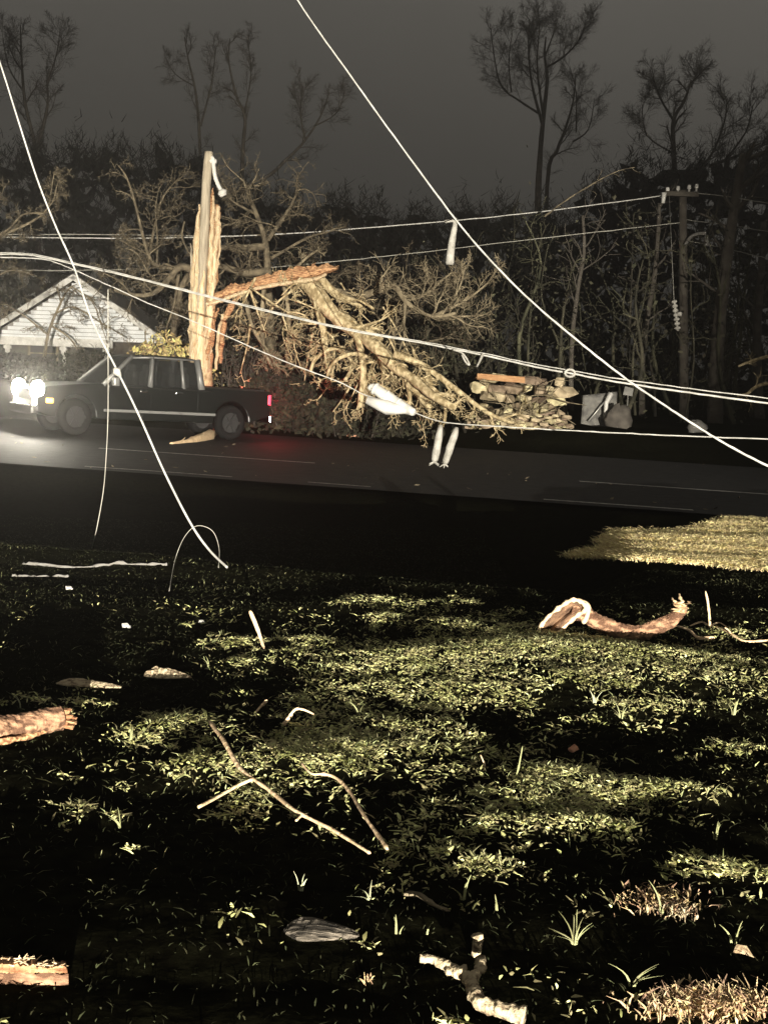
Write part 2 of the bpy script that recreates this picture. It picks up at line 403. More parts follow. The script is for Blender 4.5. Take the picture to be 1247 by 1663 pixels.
limbs_tree('bare_tree', 'thin leaning bare tree close on the right of the tall vase shaped one', [
 ([(888, 300), (904, 245), (919, 205), (930, 165), (935, 120)], .22, .05), ([(930, 230), (955, 210), (965, 160)], .08, .03), ([(935, 215), (935, 150), (925, 110)], .07, .03)],
 84, bd, FAR, [10, 9, 9], (882, 600), 'far bare trees', 2, Ltw=3.2)
limbs_tree('bare_tree', 'broad bare tree with forked trunk above the utility pole at right', [
 ([(1095, 330), (1093, 245), (1093, 195), (1110, 165), (1122, 130)], .26, .08), ([(1093, 195), (1072, 160), (1060, 125)], .10, .04), ([(1122, 140), (1130, 118)], .1, .05),
 ([(1098, 300), (1150, 258), (1175, 200), (1180, 160)], .12, .04), ([(1150, 270), (1205, 250), (1240, 236)], .14, .06), ([(1095, 250), (1050, 220), (1042, 170)], .07, .03), ([(1175, 262), (1210, 215), (1222, 170)], .09, .04)],
 70, bd, FAR, [8, 13, 10, 14, 10, 9, 10], (1098, 600), 'far bare trees', 2, Ltw=3.0)
limbs_tree('bare_tree', 'bare tree with two upright limbs standing far behind the splintered trunk', [
 ([(327, 320), (324, 215), (318, 150), (306, 95), (300, 60)], .20, .05), ([(326, 205), (343, 140), (352, 70)], .10, .04), ([(316, 140), (285, 120), (268, 90)], .06, .03)],
 86, bd, FAR, [8, 10, 7], (330, 600), 'far bare trees', 2, Ltw=3.0)
limbs_tree('bare_tree', 'slim bare tree with a wavy dark stem just right of the splintered trunk', [
 ([(393, 330), (395, 240), (398, 190), (384, 155), (372, 100), (374, 62)], .22, .05), ([(397, 185), (408, 120), (402, 64)], .08, .03)],
 82, bd, FAR, [9, 9], (393, 600), 'far bare trees', 2, Ltw=2.8)
limbs_tree('bare_tree', 'leaning bare tree with a round brushy crown left of the long diagonal cable', [
 ([(415, 330), (450, 275), (490, 235), (520, 190), (535, 150)], .20, .05), ([(496, 228), (488, 185), (492, 140)], .09, .03), ([(510, 205), (545, 185), (560, 150)], .07, .03)],
 80, bd, FAR, [6, 11, 9], (400, 600), 'far bare trees', 2, Ltw=2.8)
limbs_tree('bare_tree', 'dark bare tree at the far upper left behind the steep cable', [
 ([(62, 320), (58, 240), (42, 170), (36, 100), (34, 40)], .24, .05), ([(64, 235), (78, 170), (76, 130)], .16, .05), ([(40, 150), (15, 110), (5, 60)], .08, .03), ([(76, 140), (92, 90), (98, 50)], .07, .03)],
 72, bd, FAR, [10, 8, 9, 9], (66, 600), 'far bare trees', 2, Ltw=3.2)

# ------------------------------------------------------------------ house with white gable
Dh = 40.0
ap = P(125, 449, Dh)
hw = 2.95; ez = P(125, 551, Dh).z; hx, hy = ap.x, Dh; gz = Hf(hx, hy)
house = thing('house', 'small pale house with a steep white edged gable behind the black pickup truck', 'house', (hx, hy, gz), R(4))
def lz(z): return z - gz
mb = MB(); A = lz(ap.z); E = lz(ez); L = 7.0; wl = hw - .35
mb.prism([(-wl, 0, E - .05), (wl, 0, E - .05), (wl, 0, E + .1), (0, 0, A - .18), (-wl, 0, E + .1)], (0, L, 0)); mb.build('gable', M['concrete'], house, False)
mb = MB(); mb.box((0, L / 2 + 1.0, (E - .35) / 2), (2 * wl - .1, L - 2.0, E + .25)); mb.build('wall', M['barkdark'], house, False)  # wall coloured dark to stand in for porch shade
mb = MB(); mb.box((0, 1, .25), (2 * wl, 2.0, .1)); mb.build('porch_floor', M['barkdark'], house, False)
mb = MB()
for k in range(14):
    z = E + .03 + k * .13; half = wl * (A - .15 - z) / (A - .15 - E)
    if half > .1: mb.box((0, -.012, z), (2 * half - .05, .024, .112))
mb.build('gable_board', M['siding'], house, False)
mb = MB(); ln = math.hypot(hw, A - E); an = math.atan2(A - E, hw)
for s in (-1, 1):
    rot = Matrix.Rotation(s * an, 3, 'Y')
    mb.box((s * hw / 2, L / 2 - .3, (A + E) / 2 + .02), (ln, L + .5, .10), rot)
mb.build('roof', M['roof'], house, False)
mb = MB()
for s in (-1, 1):
    rot = Matrix.Rotation(s * an, 3, 'Y')
    mb.box((s * (hw / 2 - .03), -.585, (A + E) / 2 - .04), (ln, .05, .17), rot)
mb.build('rake_board', M['white'], house, False)
mb = MB(); mb.box((-.75, -.30, E - .12), (3.9, .12, .26)); mb.build('porch_beam', M['white'], house, False, bevel=.01)
for x in (-2.1, -.35, 1.0):
    mb = MB(); mb.box((x, -.30, (E - .25) / 2), (.14, .12, E - .25)); mb.box((x, -.30, E - .32), (.22, .16, .1)); mb.build('porch_post', M['white'], house, False, bevel=.008)
for x in (-1.45, .35):
    f = MB(); f.box((x, 1.97, 1.25), (1.0, .06, .07)); f.box((x, 1.97, .35), (1.0, .06, .07)); f.box((x - .47, 1.97, .8), (.07, .06, .83)); f.box((x + .47, 1.97, .8), (.07, .06, .83)); f.box((x, 1.97, .8), (.87, .04, .04))
    wf = f.build('window', M['barkgrey'], house, False); pn = MB(); pn.box((x, 1.994, .8), (.87, .01, .83)); pn.build('pane', M['black'], wf, False)

# ------------------------------------------------------------------ utility pole with crossarm, right
Dp = 36.0; bp_ = P(1113, 640, Dp); bp_.z = Hf(bp_.x, bp_.y) - .1
tp = P(1108, 309, Dp)
upole = thing('utility_pole', 'dark standing utility pole with a crossarm among the woods at right', 'utility pole', bp_)
mb = MB(); mb.tube([bp_.lerp(tp, i / 8) for i in range(9)], [.14 - .004 * i for i in range(9)], 10); part(mb, 'pole', M['barkdark'], upole)
mb = MB(); c0 = P(1079, 318, Dp - .2); c1 = P(1133, 312, Dp - .2); mb.box((c0 + c1) / 2, ((c1 - c0).length, .1, .13)); part(mb, 'crossarm', M['barkdark'], upole, False)
for px in (1083, 1100, 1118, 1130):
    mb = MB(); q = P(px, 316 - (px - 1083) * .11, Dp - .2); mb.tube([q, q + Vector((0, 0, .08)), q + Vector((0, 0, .10)), q + Vector((0, 0, .2))], [.03, .03, .06, .045], 8); part(mb, 'insulator', M['white'], upole)
mb = MB(); mb.tube(smoothline([P(1112, 398, Dp - .3), P(1120, 386, Dp - .5), P(1132, 380, Dp - .7), P(1146, 379, Dp - .8)]), .05, 6); q = P(1147, 382, Dp - .8); mb.tube([q, q + Vector((0, 0, -.3))], [.06, .08], 7); part(mb, 'lamp_arm', M['concrete'], upole)
mb = MB(); q = P(1078, 313, Dp - .3); mb.tube([q, P(1076, 330, Dp - .3)], [.07, .05], 8); part(mb, 'dead_end_insulator', M['white'], upole)

# ------------------------------------------------------------------ snapped pole and splintered tree
Dt = 28.0
def taper_pts(pl, D, rs): return smoothline([P(x, y, D) for x, y in pl], 5)
sb = P(330, 690, Dt); sb.z = Hf(sb.x, sb.y) - .1
spole = thing('snapped_pole', 'weathered grey pole rising from the splintered tree with white bracket at its top', 'utility pole', sb + Vector((-.12, -.25, 0)))
mb = MB(); pts = [sb + Vector((-.12, -.25, 0)), P(324, 560, Dt - .42), P(331, 400, Dt - .52), P(335.5, 300, Dt - .5), P(339.5, 247, Dt - .45)]
pp = smoothline(pts, 4); mb.tube(pp, [.115 - .02 * i / (len(pp) - 1) for i in range(len(pp))], 12, jit=.04); part(mb, 'pole', M['weather'], spole)
mb = MB(); mb.tube(smoothline([P(341, 254, Dt - .45), P(346, 258, Dt - .5), P(347, 268, Dt - .5), P(350, 288, Dt - .52), P(356, 303, Dt - .55), P(361, 312, Dt - .55)]), .045, 8); part(mb, 'bracket', M['white'], spole)
mb = MB(); q = P(361, 312, Dt - .55); mb.tube([q + Vector((-.03, 0, .05)), q, q + Vector((.04, 0, -.08))], [.05, .11, .07], 8); part(mb, 'insulator', M['white'], spole); mb = MB(); mb.tube([P(340, 262, Dt - .5), P(352, 262, Dt - .5)], [.06, .05], 7); part(mb, 'clamp', M['white'], spole)

tree = thing('splintered_tree', 'broken tree split into upright yellow splinters with its top hanging over to the right', 'tree', sb)
mb = MB(); pts = smoothline([sb + Vector((.05, 0, 0)), P(330, 600, Dt), P(331, 540, Dt), P(333, 480, Dt)], 5)
mb.tube(pts, [.23 - .06 * i / (len(pts) - 1) for i in range(len(pts))], 14, jit=.12); part(mb, 'trunk', M['bark'], tree)
def shard(pl, D, th=.10, jag=.25):
    """pl: (px, py, width px) from bottom to tip; an angular sliver of split wood"""
    mb = MB(); k = 5; rows = []
    pts = []
    for i in range(len(pl) - 1):
        for j in range(k):
            t = j / k; pts.append([pl[i][q] + (pl[i + 1][q] - pl[i][q]) * t for q in range(3)])
    pts.append(list(pl[-1])); n = len(pts)
    for i, (x, y, wd) in enumerate(pts):
        hw_ = wd / 2 / F * D; c = P(x, y, D) + Vector((random.gauss(0, .012), random.gauss(0, .02), 0))
        l = hw_ * (1 + random.uniform(-jag, jag)); r = hw_ * (1 + random.uniform(-jag, jag)); t_ = th * (.35 + .65 * min(1, wd / 14))
        m_ = random.uniform(-.4, .4)
        rows.append([c + Vector((-l, 0, 0)), c + Vector((-l * .5 , -t_ * .7, 0)), c + Vector((m_ * hw_, -t_ * random.uniform(.6, 1.1), 0)), c + Vector((r * .6, -t_ * .7, 0)), c + Vector((r, 0, 0)), c + Vector((0, t_ * .7, 0))])
    for rw in rows: mb.v.extend([tuple(q) for q in rw])
    for i in range(n - 1):
        for j in range(6): mb.f.append((i * 6 + j, i * 6 + (j + 1) % 6, i * 6 + 6 + (j + 1) % 6, i * 6 + 6 + j)); mb.m.append(0)
    mb.f.append((0, 1, 2, 3, 4, 5)); mb.m.append(0); mb.f.append(tuple((n - 1) * 6 + j for j in range(6))); mb.m.append(0)
    return mb
for pl, D, th, mm in (
  ([(313, 575, 12), (315, 500, 12), (317, 430, 12), (321, 380, 10), (325, 332, 3)], Dt - .42, .10, 'wood'),
  ([(312, 500, 5), (313, 440, 6), (310, 395, 1)], Dt - .35, .05, 'weather'),
  ([(333, 600, 20), (337, 520, 22), (343, 440, 22), (348, 380, 19), (351, 345, 12), (354, 332, 6)], Dt - .30, .14, 'torn'),
  ([(347, 470, 8), (350, 420, 8), (353, 370, 9), (354, 335, 6)], Dt - .48, .06, 'wood'),
  ([(337, 560, 8), (340, 510, 12), (343, 470, 11), (342, 420, 9), (346, 360, 6), (347, 318, 3)], Dt - .55, .09, 'wood'),
  ([(332, 605, 20), (333, 560, 18), (337, 520, 12), (340, 480, 6)], Dt - .50, .12, 'wood'),
  ([(340, 600, 9), (343, 560, 8), (348, 520, 6), (355, 500, 3)], Dt - .36, .08, 'torn'),
  ([(343, 360, 8), (346, 325, 7), (345, 305, 2)], Dt - .30, .06, 'torn'),
  ([(315, 590, 13), (316, 520, 12), (319, 450, 10), (322, 410, 6), (324, 372, 2)], Dt - .52, .10, 'wood'),
  ([(326, 600, 14), (325, 540, 12), (328, 480, 8), (331, 440, 3)], Dt - .62, .08, 'woodpale'),
  ([(309, 545, 5), (309, 500, 4), (307, 470, 1)], Dt - .40, .04, 'wood'),
  ([(341, 540, 5), (344, 480, 6), (349, 420, 5), (352, 380, 2)], Dt - .60, .05, 'woodpale'),
  ([(337, 585, 7), (341, 545, 6), (347, 505, 5), (350, 480, 1.5)], Dt - .56, .06, 'torn'),
  ([(356, 430, 3), (357, 390, 4), (358, 350, 1)], Dt - .36, .04, 'wood')):
    part(shard(pl, D, th), 'splinter', M[mm], tree, False)
# the hinge: flat torn wood bent over to the right, then limbs with their bark
def slab(pl, D, th, name, m, jag=.3):
    """pl: (px, py, thickness px), ragged plank lying along its line"""
    mb = MB(); k = 6; pts = []
    for i in range(len(pl) - 1):
        for j in range(k):
            t = j / k; pts.append([pl[i][q] + (pl[i + 1][q] - pl[i][q]) * t for q in range(3)])
    pts.append(list(pl[-1])); n = len(pts)
    for i, (x, y, wd) in enumerate(pts):
        h = wd / 2 / F * D; c = P(x, y, D - .3 * i / n); dn = random.uniform(1 - jag, 1 + jag); up = random.uniform(1 - jag, 1 + jag)
        for (a, zz) in ((-th, -h * dn * .5), (-th * .9, h * up * .25), (-th * .35, h * up), (th * .3, h * random.uniform(.7, 1.3)), (th, 0), (0, -h * dn)):
            mb.v.append(tuple(c + Vector((random.gauss(0, .015), a, zz))))
    for i in range(n - 1):
        for j in range(6): mb.f.append((i * 6 + j, i * 6 + (j + 1) % 6, i * 6 + 6 + (j + 1) % 6, i * 6 + 6 + j)); mb.m.append(0)
    mb.f.append((0, 1, 2, 3, 4, 5)); mb.m.append(0); mb.f.append(tuple((n - 1) * 6 + j for j in range(6))); mb.m.append(0)
    part(mb, name, m, tree, False)
slab([(338, 492, 7), (352, 484, 16), (375, 472, 20), (400, 468, 14), (420, 460, 19), (450, 452, 20), (480, 446, 21), (510, 443, 20), (530, 438, 16), (548, 436, 4)], Dt - .45, .16, 'torn_limb', M['torn'])
slab([(336, 494, 6), (360, 488, 7), (380, 480, 6), (410, 471, 6), (440, 464, 6), (480, 458, 6), (515, 453, 7), (530, 446, 4)], Dt - .68, .05, 'torn_edge', M['wood'])
for x, y, x2, y2 in ((505, 436, 512, 426), (520, 434, 533, 427), (528, 441, 552, 443), (538, 437, 550, 431), (455, 446, 470, 438)):
    part(shard([(x, y, 8), ((x + x2) / 2, (y + y2) / 2, 6), (x2, y2, 1.5)], Dt - .65, .05), 'splinter', M['torn'], tree, False)
part(shard([(358, 590, 5), (360, 550, 9), (365, 520, 11), (378, 494, 10), (392, 478, 6)], Dt - .5, .07), 'splinter', M['torn'], tree, False)
part(shard([(350, 600, 4), (356, 540, 6), (362, 510, 4)], Dt - .55, .05), 'splinter', M['wood'], tree, False)
TW = dict(seg=[7, 6, 5, 4], wob=.17, up=[.02, .03, .03, .02], taper=.4, rmin=.006, sides=[6, 5, 4, 3], lv=3, kids=[7, 6, 5], tmin=[.15, .15, .15], ang=(25, 65), ratio=(.40, .72), rr=(.25, .45))
TWD = dict(TW, up=[-.06, -.05, -.02, 0])
def limbset(mb, lims, jd=.5, o=TW, sides=8):
    for (pl, D0, D1, r0, r1, kk, lt) in lims:
        n0 = len(pl)
        pts = [P(x, y, D0 + (D1 - D0) * j / (n0 - 1)) + (Vector((0, random.gauss(0, .06), random.gauss(0, .02))) if 0 < j else Vector()) for j, (x, y) in enumerate(pl)]
        pts = smoothline(pts, 4); n = len(pts)
        rad = [(r0 + (r1 - r0) * j / (n - 1)) * random.uniform(.92, 1.1) for j in range(n)]
        mb.tube(pts, rad, sides, jit=.10)
        if kk: sprout(mb, pts, rad, lt, 0, o, kk)
lb = MB()
limbset(lb, [
 ([(495, 452), (515, 478), (545, 512), (580, 540), (612, 565), (640, 592), (672, 618), (700, 640), (740, 662)], 27.6, 25.6, .20, .07, 8, .9),
 ([(505, 460), (540, 505), (590, 535), (620, 552)], 27.5, 26.8, .16, .06, 4, .8),
 ([(600, 552), (635, 580), (660, 612), (690, 652), (697, 662)], 26.8, 26.2, .12, .07, 5, .8),
 ([(640, 575), (690, 600), (740, 632), (790, 668), (830, 690)], 26.4, 25.6, .09, .03, 8, .9),
 ([(655, 600), (665, 640), (662, 668)], 26.4, 26.2, .06, .045, 2, .5),
 ([(690, 620), (720, 650), (722, 690)], 26.2, 25.8, .05, .03, 3, .5),
 ([(500, 462), (520, 510), (528, 560), (534, 605)], 27.6, 27.2, .12, .04, 6, .8),
 ([(575, 530), (586, 570), (590, 610), (584, 662)], 27.0, 26.6, .085, .065, 3, .6),
 ([(560, 565), (535, 570), (512, 585), (504, 604)], 27.2, 26.8, .05, .035, 3, .5),
 ([(545, 565), (568, 580), (570, 600), (560, 620)], 27.2, 26.8, .06, .035, 3, .5),
 ([(600, 580), (575, 572), (550, 580), (535, 602), (530, 622)], 27, 26.6, .05, .03, 3, .5),
 ([(630, 590), (600, 590), (578, 600)], 26.8, 26.6, .035, .02, 2, .4),
 ([(518, 450), (545, 478), (570, 490), (590, 494)], 27.6, 27.3, .10, .07, 3, .7)], o=TWD)
part(lb, 'hanging_limbs', M['bark'], tree)
lb = MB()
limbset(lb, [
 ([(535, 470), (575, 482), (610, 476), (640, 466), (660, 492), (700, 515), (740, 512)], 27.8, 27.0, .10, .035, 9, 1.5),
 ([(610, 474), (622, 462), (630, 452)], 27.5, 27.2, .05, .03, 2, .5),
 ([(655, 490), (690, 480), (720, 455), (735, 440)], 27.4, 27.8, .045, .015, 6, 1.0),
 ([(690, 515), (740, 512), (785, 514)], 27.2, 27.0, .04, .012, 5, .9),
 ([(700, 515), (750, 490), (790, 460), (805, 440)], 27.2, 27.8, .04, .012, 6, .9),
 ([(715, 515), (745, 470), (755, 430)], 27.2, 27.8, .03, .01, 5, .8),
 ([(470, 445), (500, 420), (517, 404)], 27.7, 27.9, .04, .02, 2, .5),
 ([(430, 455), (425, 520), (430, 570), (442, 600)], 27.9, 27.4, .06, .03, 6, .9),
 ([(395, 470), (410, 530), (435, 570), (455, 606)], 27.8, 27.0, .05, .025, 6, .8),
 ([(460, 455), (470, 520), (465, 590)], 28.0, 28, .05, .03, 7, 1.0),
 ([(500, 600), (540, 585), (580, 590)], 27.6, 27.2, .03, .02, 5, .8)], o=TW)
part(lb, 'twig_tangle', M['barkgrey'], tree)
lb = MB(); lm = []
for k in range(44):
    x0 = random.uniform(400, 700); t_ = (x0 - 400) / 300; y0 = 470 + 150 * t_ + random.gauss(0, 35); a = random.gauss(1.3, .8); ln_ = random.uniform(35, 110)
    D0 = random.uniform(26.4, 28.4); x1, y1 = x0 + math.cos(a) * ln_, min(672, y0 + math.sin(a) * ln_)
    lm.append(([(x0, y0), ((x0 + x1) / 2 + random.gauss(0, 9), (y0 + y1) / 2 + random.gauss(0, 7)), (x1, y1)], D0, D0 + random.gauss(0, .5), random.uniform(.018, .04), .010, 4, random.uniform(.4, .9)))
limbset(lb, lm, o=dict(TWD, wob=.26, ang=(30, 80), kids=[4, 3, 3]), sides=6)
part(lb, 'broken_twigs', M['bark'], tree)

# standing and thrown down bare trees round it
TT = dict(TW, kids=[7, 5, 4], up=[.0, .0, -.01, -.01], wob=.26, ang=(30, 85), ratio=(.35, .75), rmin=.006)
def bush(name, label, base, lims, m, cat='tree', group='torn bare trees by the road', o=TT):
    lims = [(a_, b_, c_, r0_ * .78, r1_ * .7, k_ + 2, l_ * 1.1) for a_, b_, c_, r0_, r1_, k_, l_ in lims]
    b = P(*base); b.z = Hf(b.x, b.y) - .05
    root = thing(name, label, cat, b, group=group); mb = MB(); limbset(mb, [lims[0]], o=o); 
    mt = MB(); top = P(*lims[0][0][0], lims[0][1]); mt.tube(smoothline([b, b.lerp(top, .5) + Vector((.05, 0, 0)), top], 4), [lims[0][3] * 1.25] * 8 + [lims[0][3]], 9, jit=.08)
    limbset(mb, lims[1:], o=o); part(mt, 'trunk', m, root); part(mb, 'branches', m, root); return root
bush('bare_tree', 'tangled bare tree directly behind the torn limb of the splintered trunk', (440, 640, 31), [
 ([(440, 560), (436, 470), (430, 390), (405, 320), (395, 290)], 31, 31, .16, .03, 9, 1.6),
 ([(436, 400), (400, 402), (360, 404), (340, 408)], 31, 30.6, .13, .06, 5, 1.0), ([(440, 440), (400, 440), (360, 434), (335, 432)], 31, 30.6, .14, .08, 5, 1.0),
 ([(435, 390), (470, 340), (490, 300)], 31, 31.6, .08, .02, 8, 1.4), ([(420, 350), (380, 330), (360, 310)], 31, 31, .05, .02, 7, 1.2),
 ([(440, 420), (500, 385), (540, 375)], 31, 31.5, .06, .02, 8, 1.3), ([(445, 500), (510, 480), (560, 440)], 31, 31.6, .07, .02, 8, 1.4),
 ([(440, 540), (390, 520), (370, 470)], 31, 30.6, .06, .02, 8, 1.2), ([(445, 560), (520, 545), (560, 520)], 31, 31, .06, .02, 8, 1.2)], M['barkmid'])
bush('bare_tree', 'bare tree with a long crooked limb left of the splintered trunk', (275, 640, 31), [
 ([(280, 560), (290, 500), (300, 455), (318, 436)], 31, 30, .10, .08, 4, .8),
 ([(322, 434), (290, 437), (258, 432), (243, 420), (233, 380), (218, 325), (205, 285), (190, 266)], 30, 30, .085, .02, 6, .9),
 ([(255, 432), (256, 390), (252, 340), (258, 300)], 30.4, 30.8, .04, .015, 6, .8), ([(243, 415), (215, 400), (190, 385)], 30, 30, .035, .012, 5, .7),
 ([(316, 440), (295, 432), (275, 452), (250, 478), (215, 480), (185, 470)], 29.8, 29.5, .13, .05, 5, .9),
 ([(290, 445), (284, 490), (270, 535)], 29.7, 29.6, .06, .03, 4, .6), ([(262, 468), (240, 440), (222, 410), (200, 402)], 29.8, 29.8, .04, .015, 6, .8),
 ([(215, 480), (190, 455), (160, 440)], 29.6, 29.4, .04, .015, 5, .8), ([(300, 360), (296, 385), (312, 420)], 29.8, 29.6, .03, .03, 2, .4), ([(240, 430), (260, 330), (290, 290)], 31, 32, .05, .02, 8, 1.3)], M['barkmid'])
bush('bare_tree', 'bare tree reaching in over the wires at the left edge', (-60, 640, 30), [
 ([(-60, 560), (-50, 470), (-30, 400)], 30, 30, .14, .09, 3, .8),
 ([(-30, 395), (10, 378), (45, 362), (75, 345)], 30, 30, .07, .03, 5, .7), ([(-20, 390), (15, 372), (38, 350), (70, 347)], 30, 29.8, .05, .025, 4, .6),
 ([(70, 347), (88, 325), (96, 300), (108, 288)], 30, 30, .03, .012, 6, .7), ([(80, 335), (86, 300), (90, 280)], 30, 30, .025, .012, 4, .5), ([(-30, 420), (-10, 340), (5, 320)], 30, 30, .05, .02, 5, .7), ([(-40, 480), (10, 440), (60, 450)], 30, 30, .04, .012, 6, .8)], M['barkmid'])
bush('bare_tree', 'scrubby bare tree behind the hanging limbs at centre right', (640, 660, 32), [
 ([(630, 600), (640, 540), (655, 480), (660, 430)], 32, 32, .09, .02, 10, 1.3), ([(640, 540), (600, 500), (580, 440)], 32, 32.4, .05, .015, 10, 1.2),
 ([(645, 520), (700, 480), (730, 450)], 32, 32, .05, .015, 10, 1.2), ([(650, 560), (720, 550), (760, 520)], 32, 32, .05, .015, 9, 1.2), ([(630, 570), (560, 560), (520, 520)], 32, 32, .05, .015, 9, 1.2)], M['barkmid'])

# leafy scrub
def leafbush(name, label, px, py, wd, ht, D, n, m, size=.06, group=None):
    b = P(px, py, D); b.z = Hf(b.x, b.y)
    root = thing(name, label, 'shrub', b, group=group); mb = MB(); st = MB(); zt = P(px, py - ht, D).z
    for k in range(12):
        p = Vector((b.x + random.uniform(-.4, .4) * wd / ppm(D), b.y + random.gauss(0, .3), b.z))
        e_ = Vector((p.x + random.gauss(0, .3), p.y, random.uniform(b.z + .6, zt))); st.tube([p, p.lerp(e_, .5) + rv() * .08, e_], [.02, .014, .007], 4)
        sprout(st, [p, p.lerp(e_, .5), e_], [.015, .012, .008], .8, 1, TW, 5)
    for k in range(n):
        a, q, c = random.gauss(0, .34), random.gauss(0, .34), random.random() ** .8
        p = Vector((b.x + a * wd / ppm(D), b.y + q * .8, b.z + (zt - b.z) * c * (1 - .5 * abs(a))))
        u = rv().normalized() * size * random.uniform(.5, 1.2); v = rv().normalized() * size * .6
        mb.add([p - u, p + v, p + u, p - v * .8], [(0, 1, 2, 3)])
    part(st, 'stems', M['barkdark'] if m is M['scrub'] else M['barkgrey'], root); part(mb, 'leaves', m, root, False); return root
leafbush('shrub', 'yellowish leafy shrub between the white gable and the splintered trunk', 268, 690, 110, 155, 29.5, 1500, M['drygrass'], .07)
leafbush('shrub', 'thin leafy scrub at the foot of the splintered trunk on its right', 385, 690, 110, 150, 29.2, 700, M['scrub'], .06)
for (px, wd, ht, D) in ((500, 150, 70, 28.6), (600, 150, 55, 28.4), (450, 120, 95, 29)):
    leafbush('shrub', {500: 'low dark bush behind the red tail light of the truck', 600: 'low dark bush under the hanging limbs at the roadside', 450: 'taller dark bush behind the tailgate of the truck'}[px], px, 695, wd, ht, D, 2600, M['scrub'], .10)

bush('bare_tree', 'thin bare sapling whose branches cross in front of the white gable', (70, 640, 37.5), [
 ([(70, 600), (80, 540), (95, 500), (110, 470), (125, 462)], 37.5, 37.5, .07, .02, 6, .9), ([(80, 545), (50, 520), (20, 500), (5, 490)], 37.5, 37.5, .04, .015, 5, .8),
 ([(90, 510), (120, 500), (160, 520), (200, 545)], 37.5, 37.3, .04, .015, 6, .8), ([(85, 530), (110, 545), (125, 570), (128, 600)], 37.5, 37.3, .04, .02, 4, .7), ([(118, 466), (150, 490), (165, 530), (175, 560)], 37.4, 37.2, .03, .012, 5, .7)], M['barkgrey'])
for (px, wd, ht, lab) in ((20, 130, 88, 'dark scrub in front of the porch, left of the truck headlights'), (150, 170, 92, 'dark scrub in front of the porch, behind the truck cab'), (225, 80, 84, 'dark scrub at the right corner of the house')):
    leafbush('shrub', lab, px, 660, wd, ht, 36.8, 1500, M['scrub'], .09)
# dim undergrowth and vine hung saplings of the bank at right
def undergrowth(n, x0, x1, y0, y1, D0, D1, leaves, name):
    mb = MB(); o_ = dict(TW, lv=2, kids=[7, 4, 0], rmin=.008, wob=.3)
    for k in range(n):
        px = random.uniform(x0, x1); D = random.uniform(D0, D1)
        b = P(px, 650, D); b.z = Hf(b.x, b.y); t = P(px + random.uniform(-50, 50), random.uniform(y0, y1), D)
        pts = smoothline([b, b.lerp(t, .35) + rv() * .15, b.lerp(t, .7) + rv() * .25, t], 4)
        r0 = random.uniform(.03, .09); rad = [r0 + (.012 - r0) * i / (len(pts) - 1) for i in range(len(pts))]
        mb.tube(pts, rad, 5); sprout(mb, pts, rad, random.uniform(1.2, 2.4), 0, o_, 7)
        for j in range(leaves):
            q = pts[random.randrange(len(pts))] + rv() * random.uniform(.1, .8); u = rv().normalized() * random.uniform(.03, .09); v = rv().normalized() * random.uniform(.03, .07)
            mb.add([q - u, q + v, q + u, q - v], [(0, 1, 2, 3)])
    ob = mb.build(name, M['ivy'], smooth=False); kind(ob, 'stuff'); return ob
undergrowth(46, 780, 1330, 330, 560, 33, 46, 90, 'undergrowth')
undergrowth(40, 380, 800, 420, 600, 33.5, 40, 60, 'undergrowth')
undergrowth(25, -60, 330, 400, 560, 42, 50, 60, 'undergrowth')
TK = dict(TW, lv=2, kids=[5, 4, 0], rmin=.01)
def trunk(name, label, pl, D, r0, r1, m, kids=5, grp='bare trunks in the woods at right'):
    b = P(pl[0][0], pl[0][1] + 20, D); b.z = Hf(b.x, b.y) - .1
    root = thing(name, label, 'tree', b, group=grp); mt, mc = MB(), MB()
    pts = smoothline([b] + [P(x, y, D) for x, y in pl[1:]], 5); n = len(pts); rad = [r0 + (r1 - r0) * i / (n - 1) for i in range(n)]
    mt.tube(pts, rad, 9, jit=.1); sprout(mc, pts, rad, 2.2, 0, TK, kids, .35)
    part(mt, 'trunk', m, root); part(mc, 'crown', m, root)
trunk('bare_tree', 'stout grey trunk to the right of the standing utility pole', [(1160, 690), (1163, 580), (1172, 480), (1185, 380), (1198, 300), (1206, 250)], 34.5, .22, .10, M['barkdark'], 8)
trunk('bare_tree', 'thin pale stem curving up to the left of the standing utility pole', [(1040, 690), (1042, 590), (1050, 520), (1062, 450), (1068, 380), (1070, 330)], 37, .10, .05, M['barkdark'], 7)
trunk('bare_tree', 'slender stem wrapped in vines above the broken stone wall', [(925, 690), (928, 560), (938, 470), (948, 410), (946, 350)], 37, .08, .04, M['barkdark'], 8)
trunk('bare_tree', 'dark trunk near the right edge of the photo behind the doubled cable', [(1232, 690), (1228, 560), (1235, 450), (1240, 360)], 38, .16, .08, M['barkdark'], 8)
# pale broken limbs at the right edge
for i, (pl, D, r, lab) in enumerate((([(1198, 595), (1215, 588), (1235, 582), (1275, 572)], 31, .05, 'pale broken limb jutting in at the right edge, upper of the two'),
                          ([(1196, 642), (1212, 640), (1224, 630), (1240, 624), (1280, 618)], 30, .05, 'pale broken limb jutting in at the right edge, lower of the two'))):
    mb = MB(); pts = smoothline([P(x, y, D) for x, y in pl], 4); rd = [r * (.6 + .4 * j / len(pts)) for j in range(len(pts))]; mb.tube(pts, rd, 7, jit=.15); sprout(mb, pts, rd, .8, 1, TW, 4)
    e_ = pts[-1]; mb.tube(smoothline([e_, e_ + Vector((.8, .3, -.3)), Vector((e_.x + 1.6, e_.y + .5, Hf(e_.x + 1.6, e_.y + .5)))], 4), r * 1.2, 7, jit=.1)
    solo(mb, 'broken_branch', M['bark'], pts[0], lab, 'branch', 'broken branches')
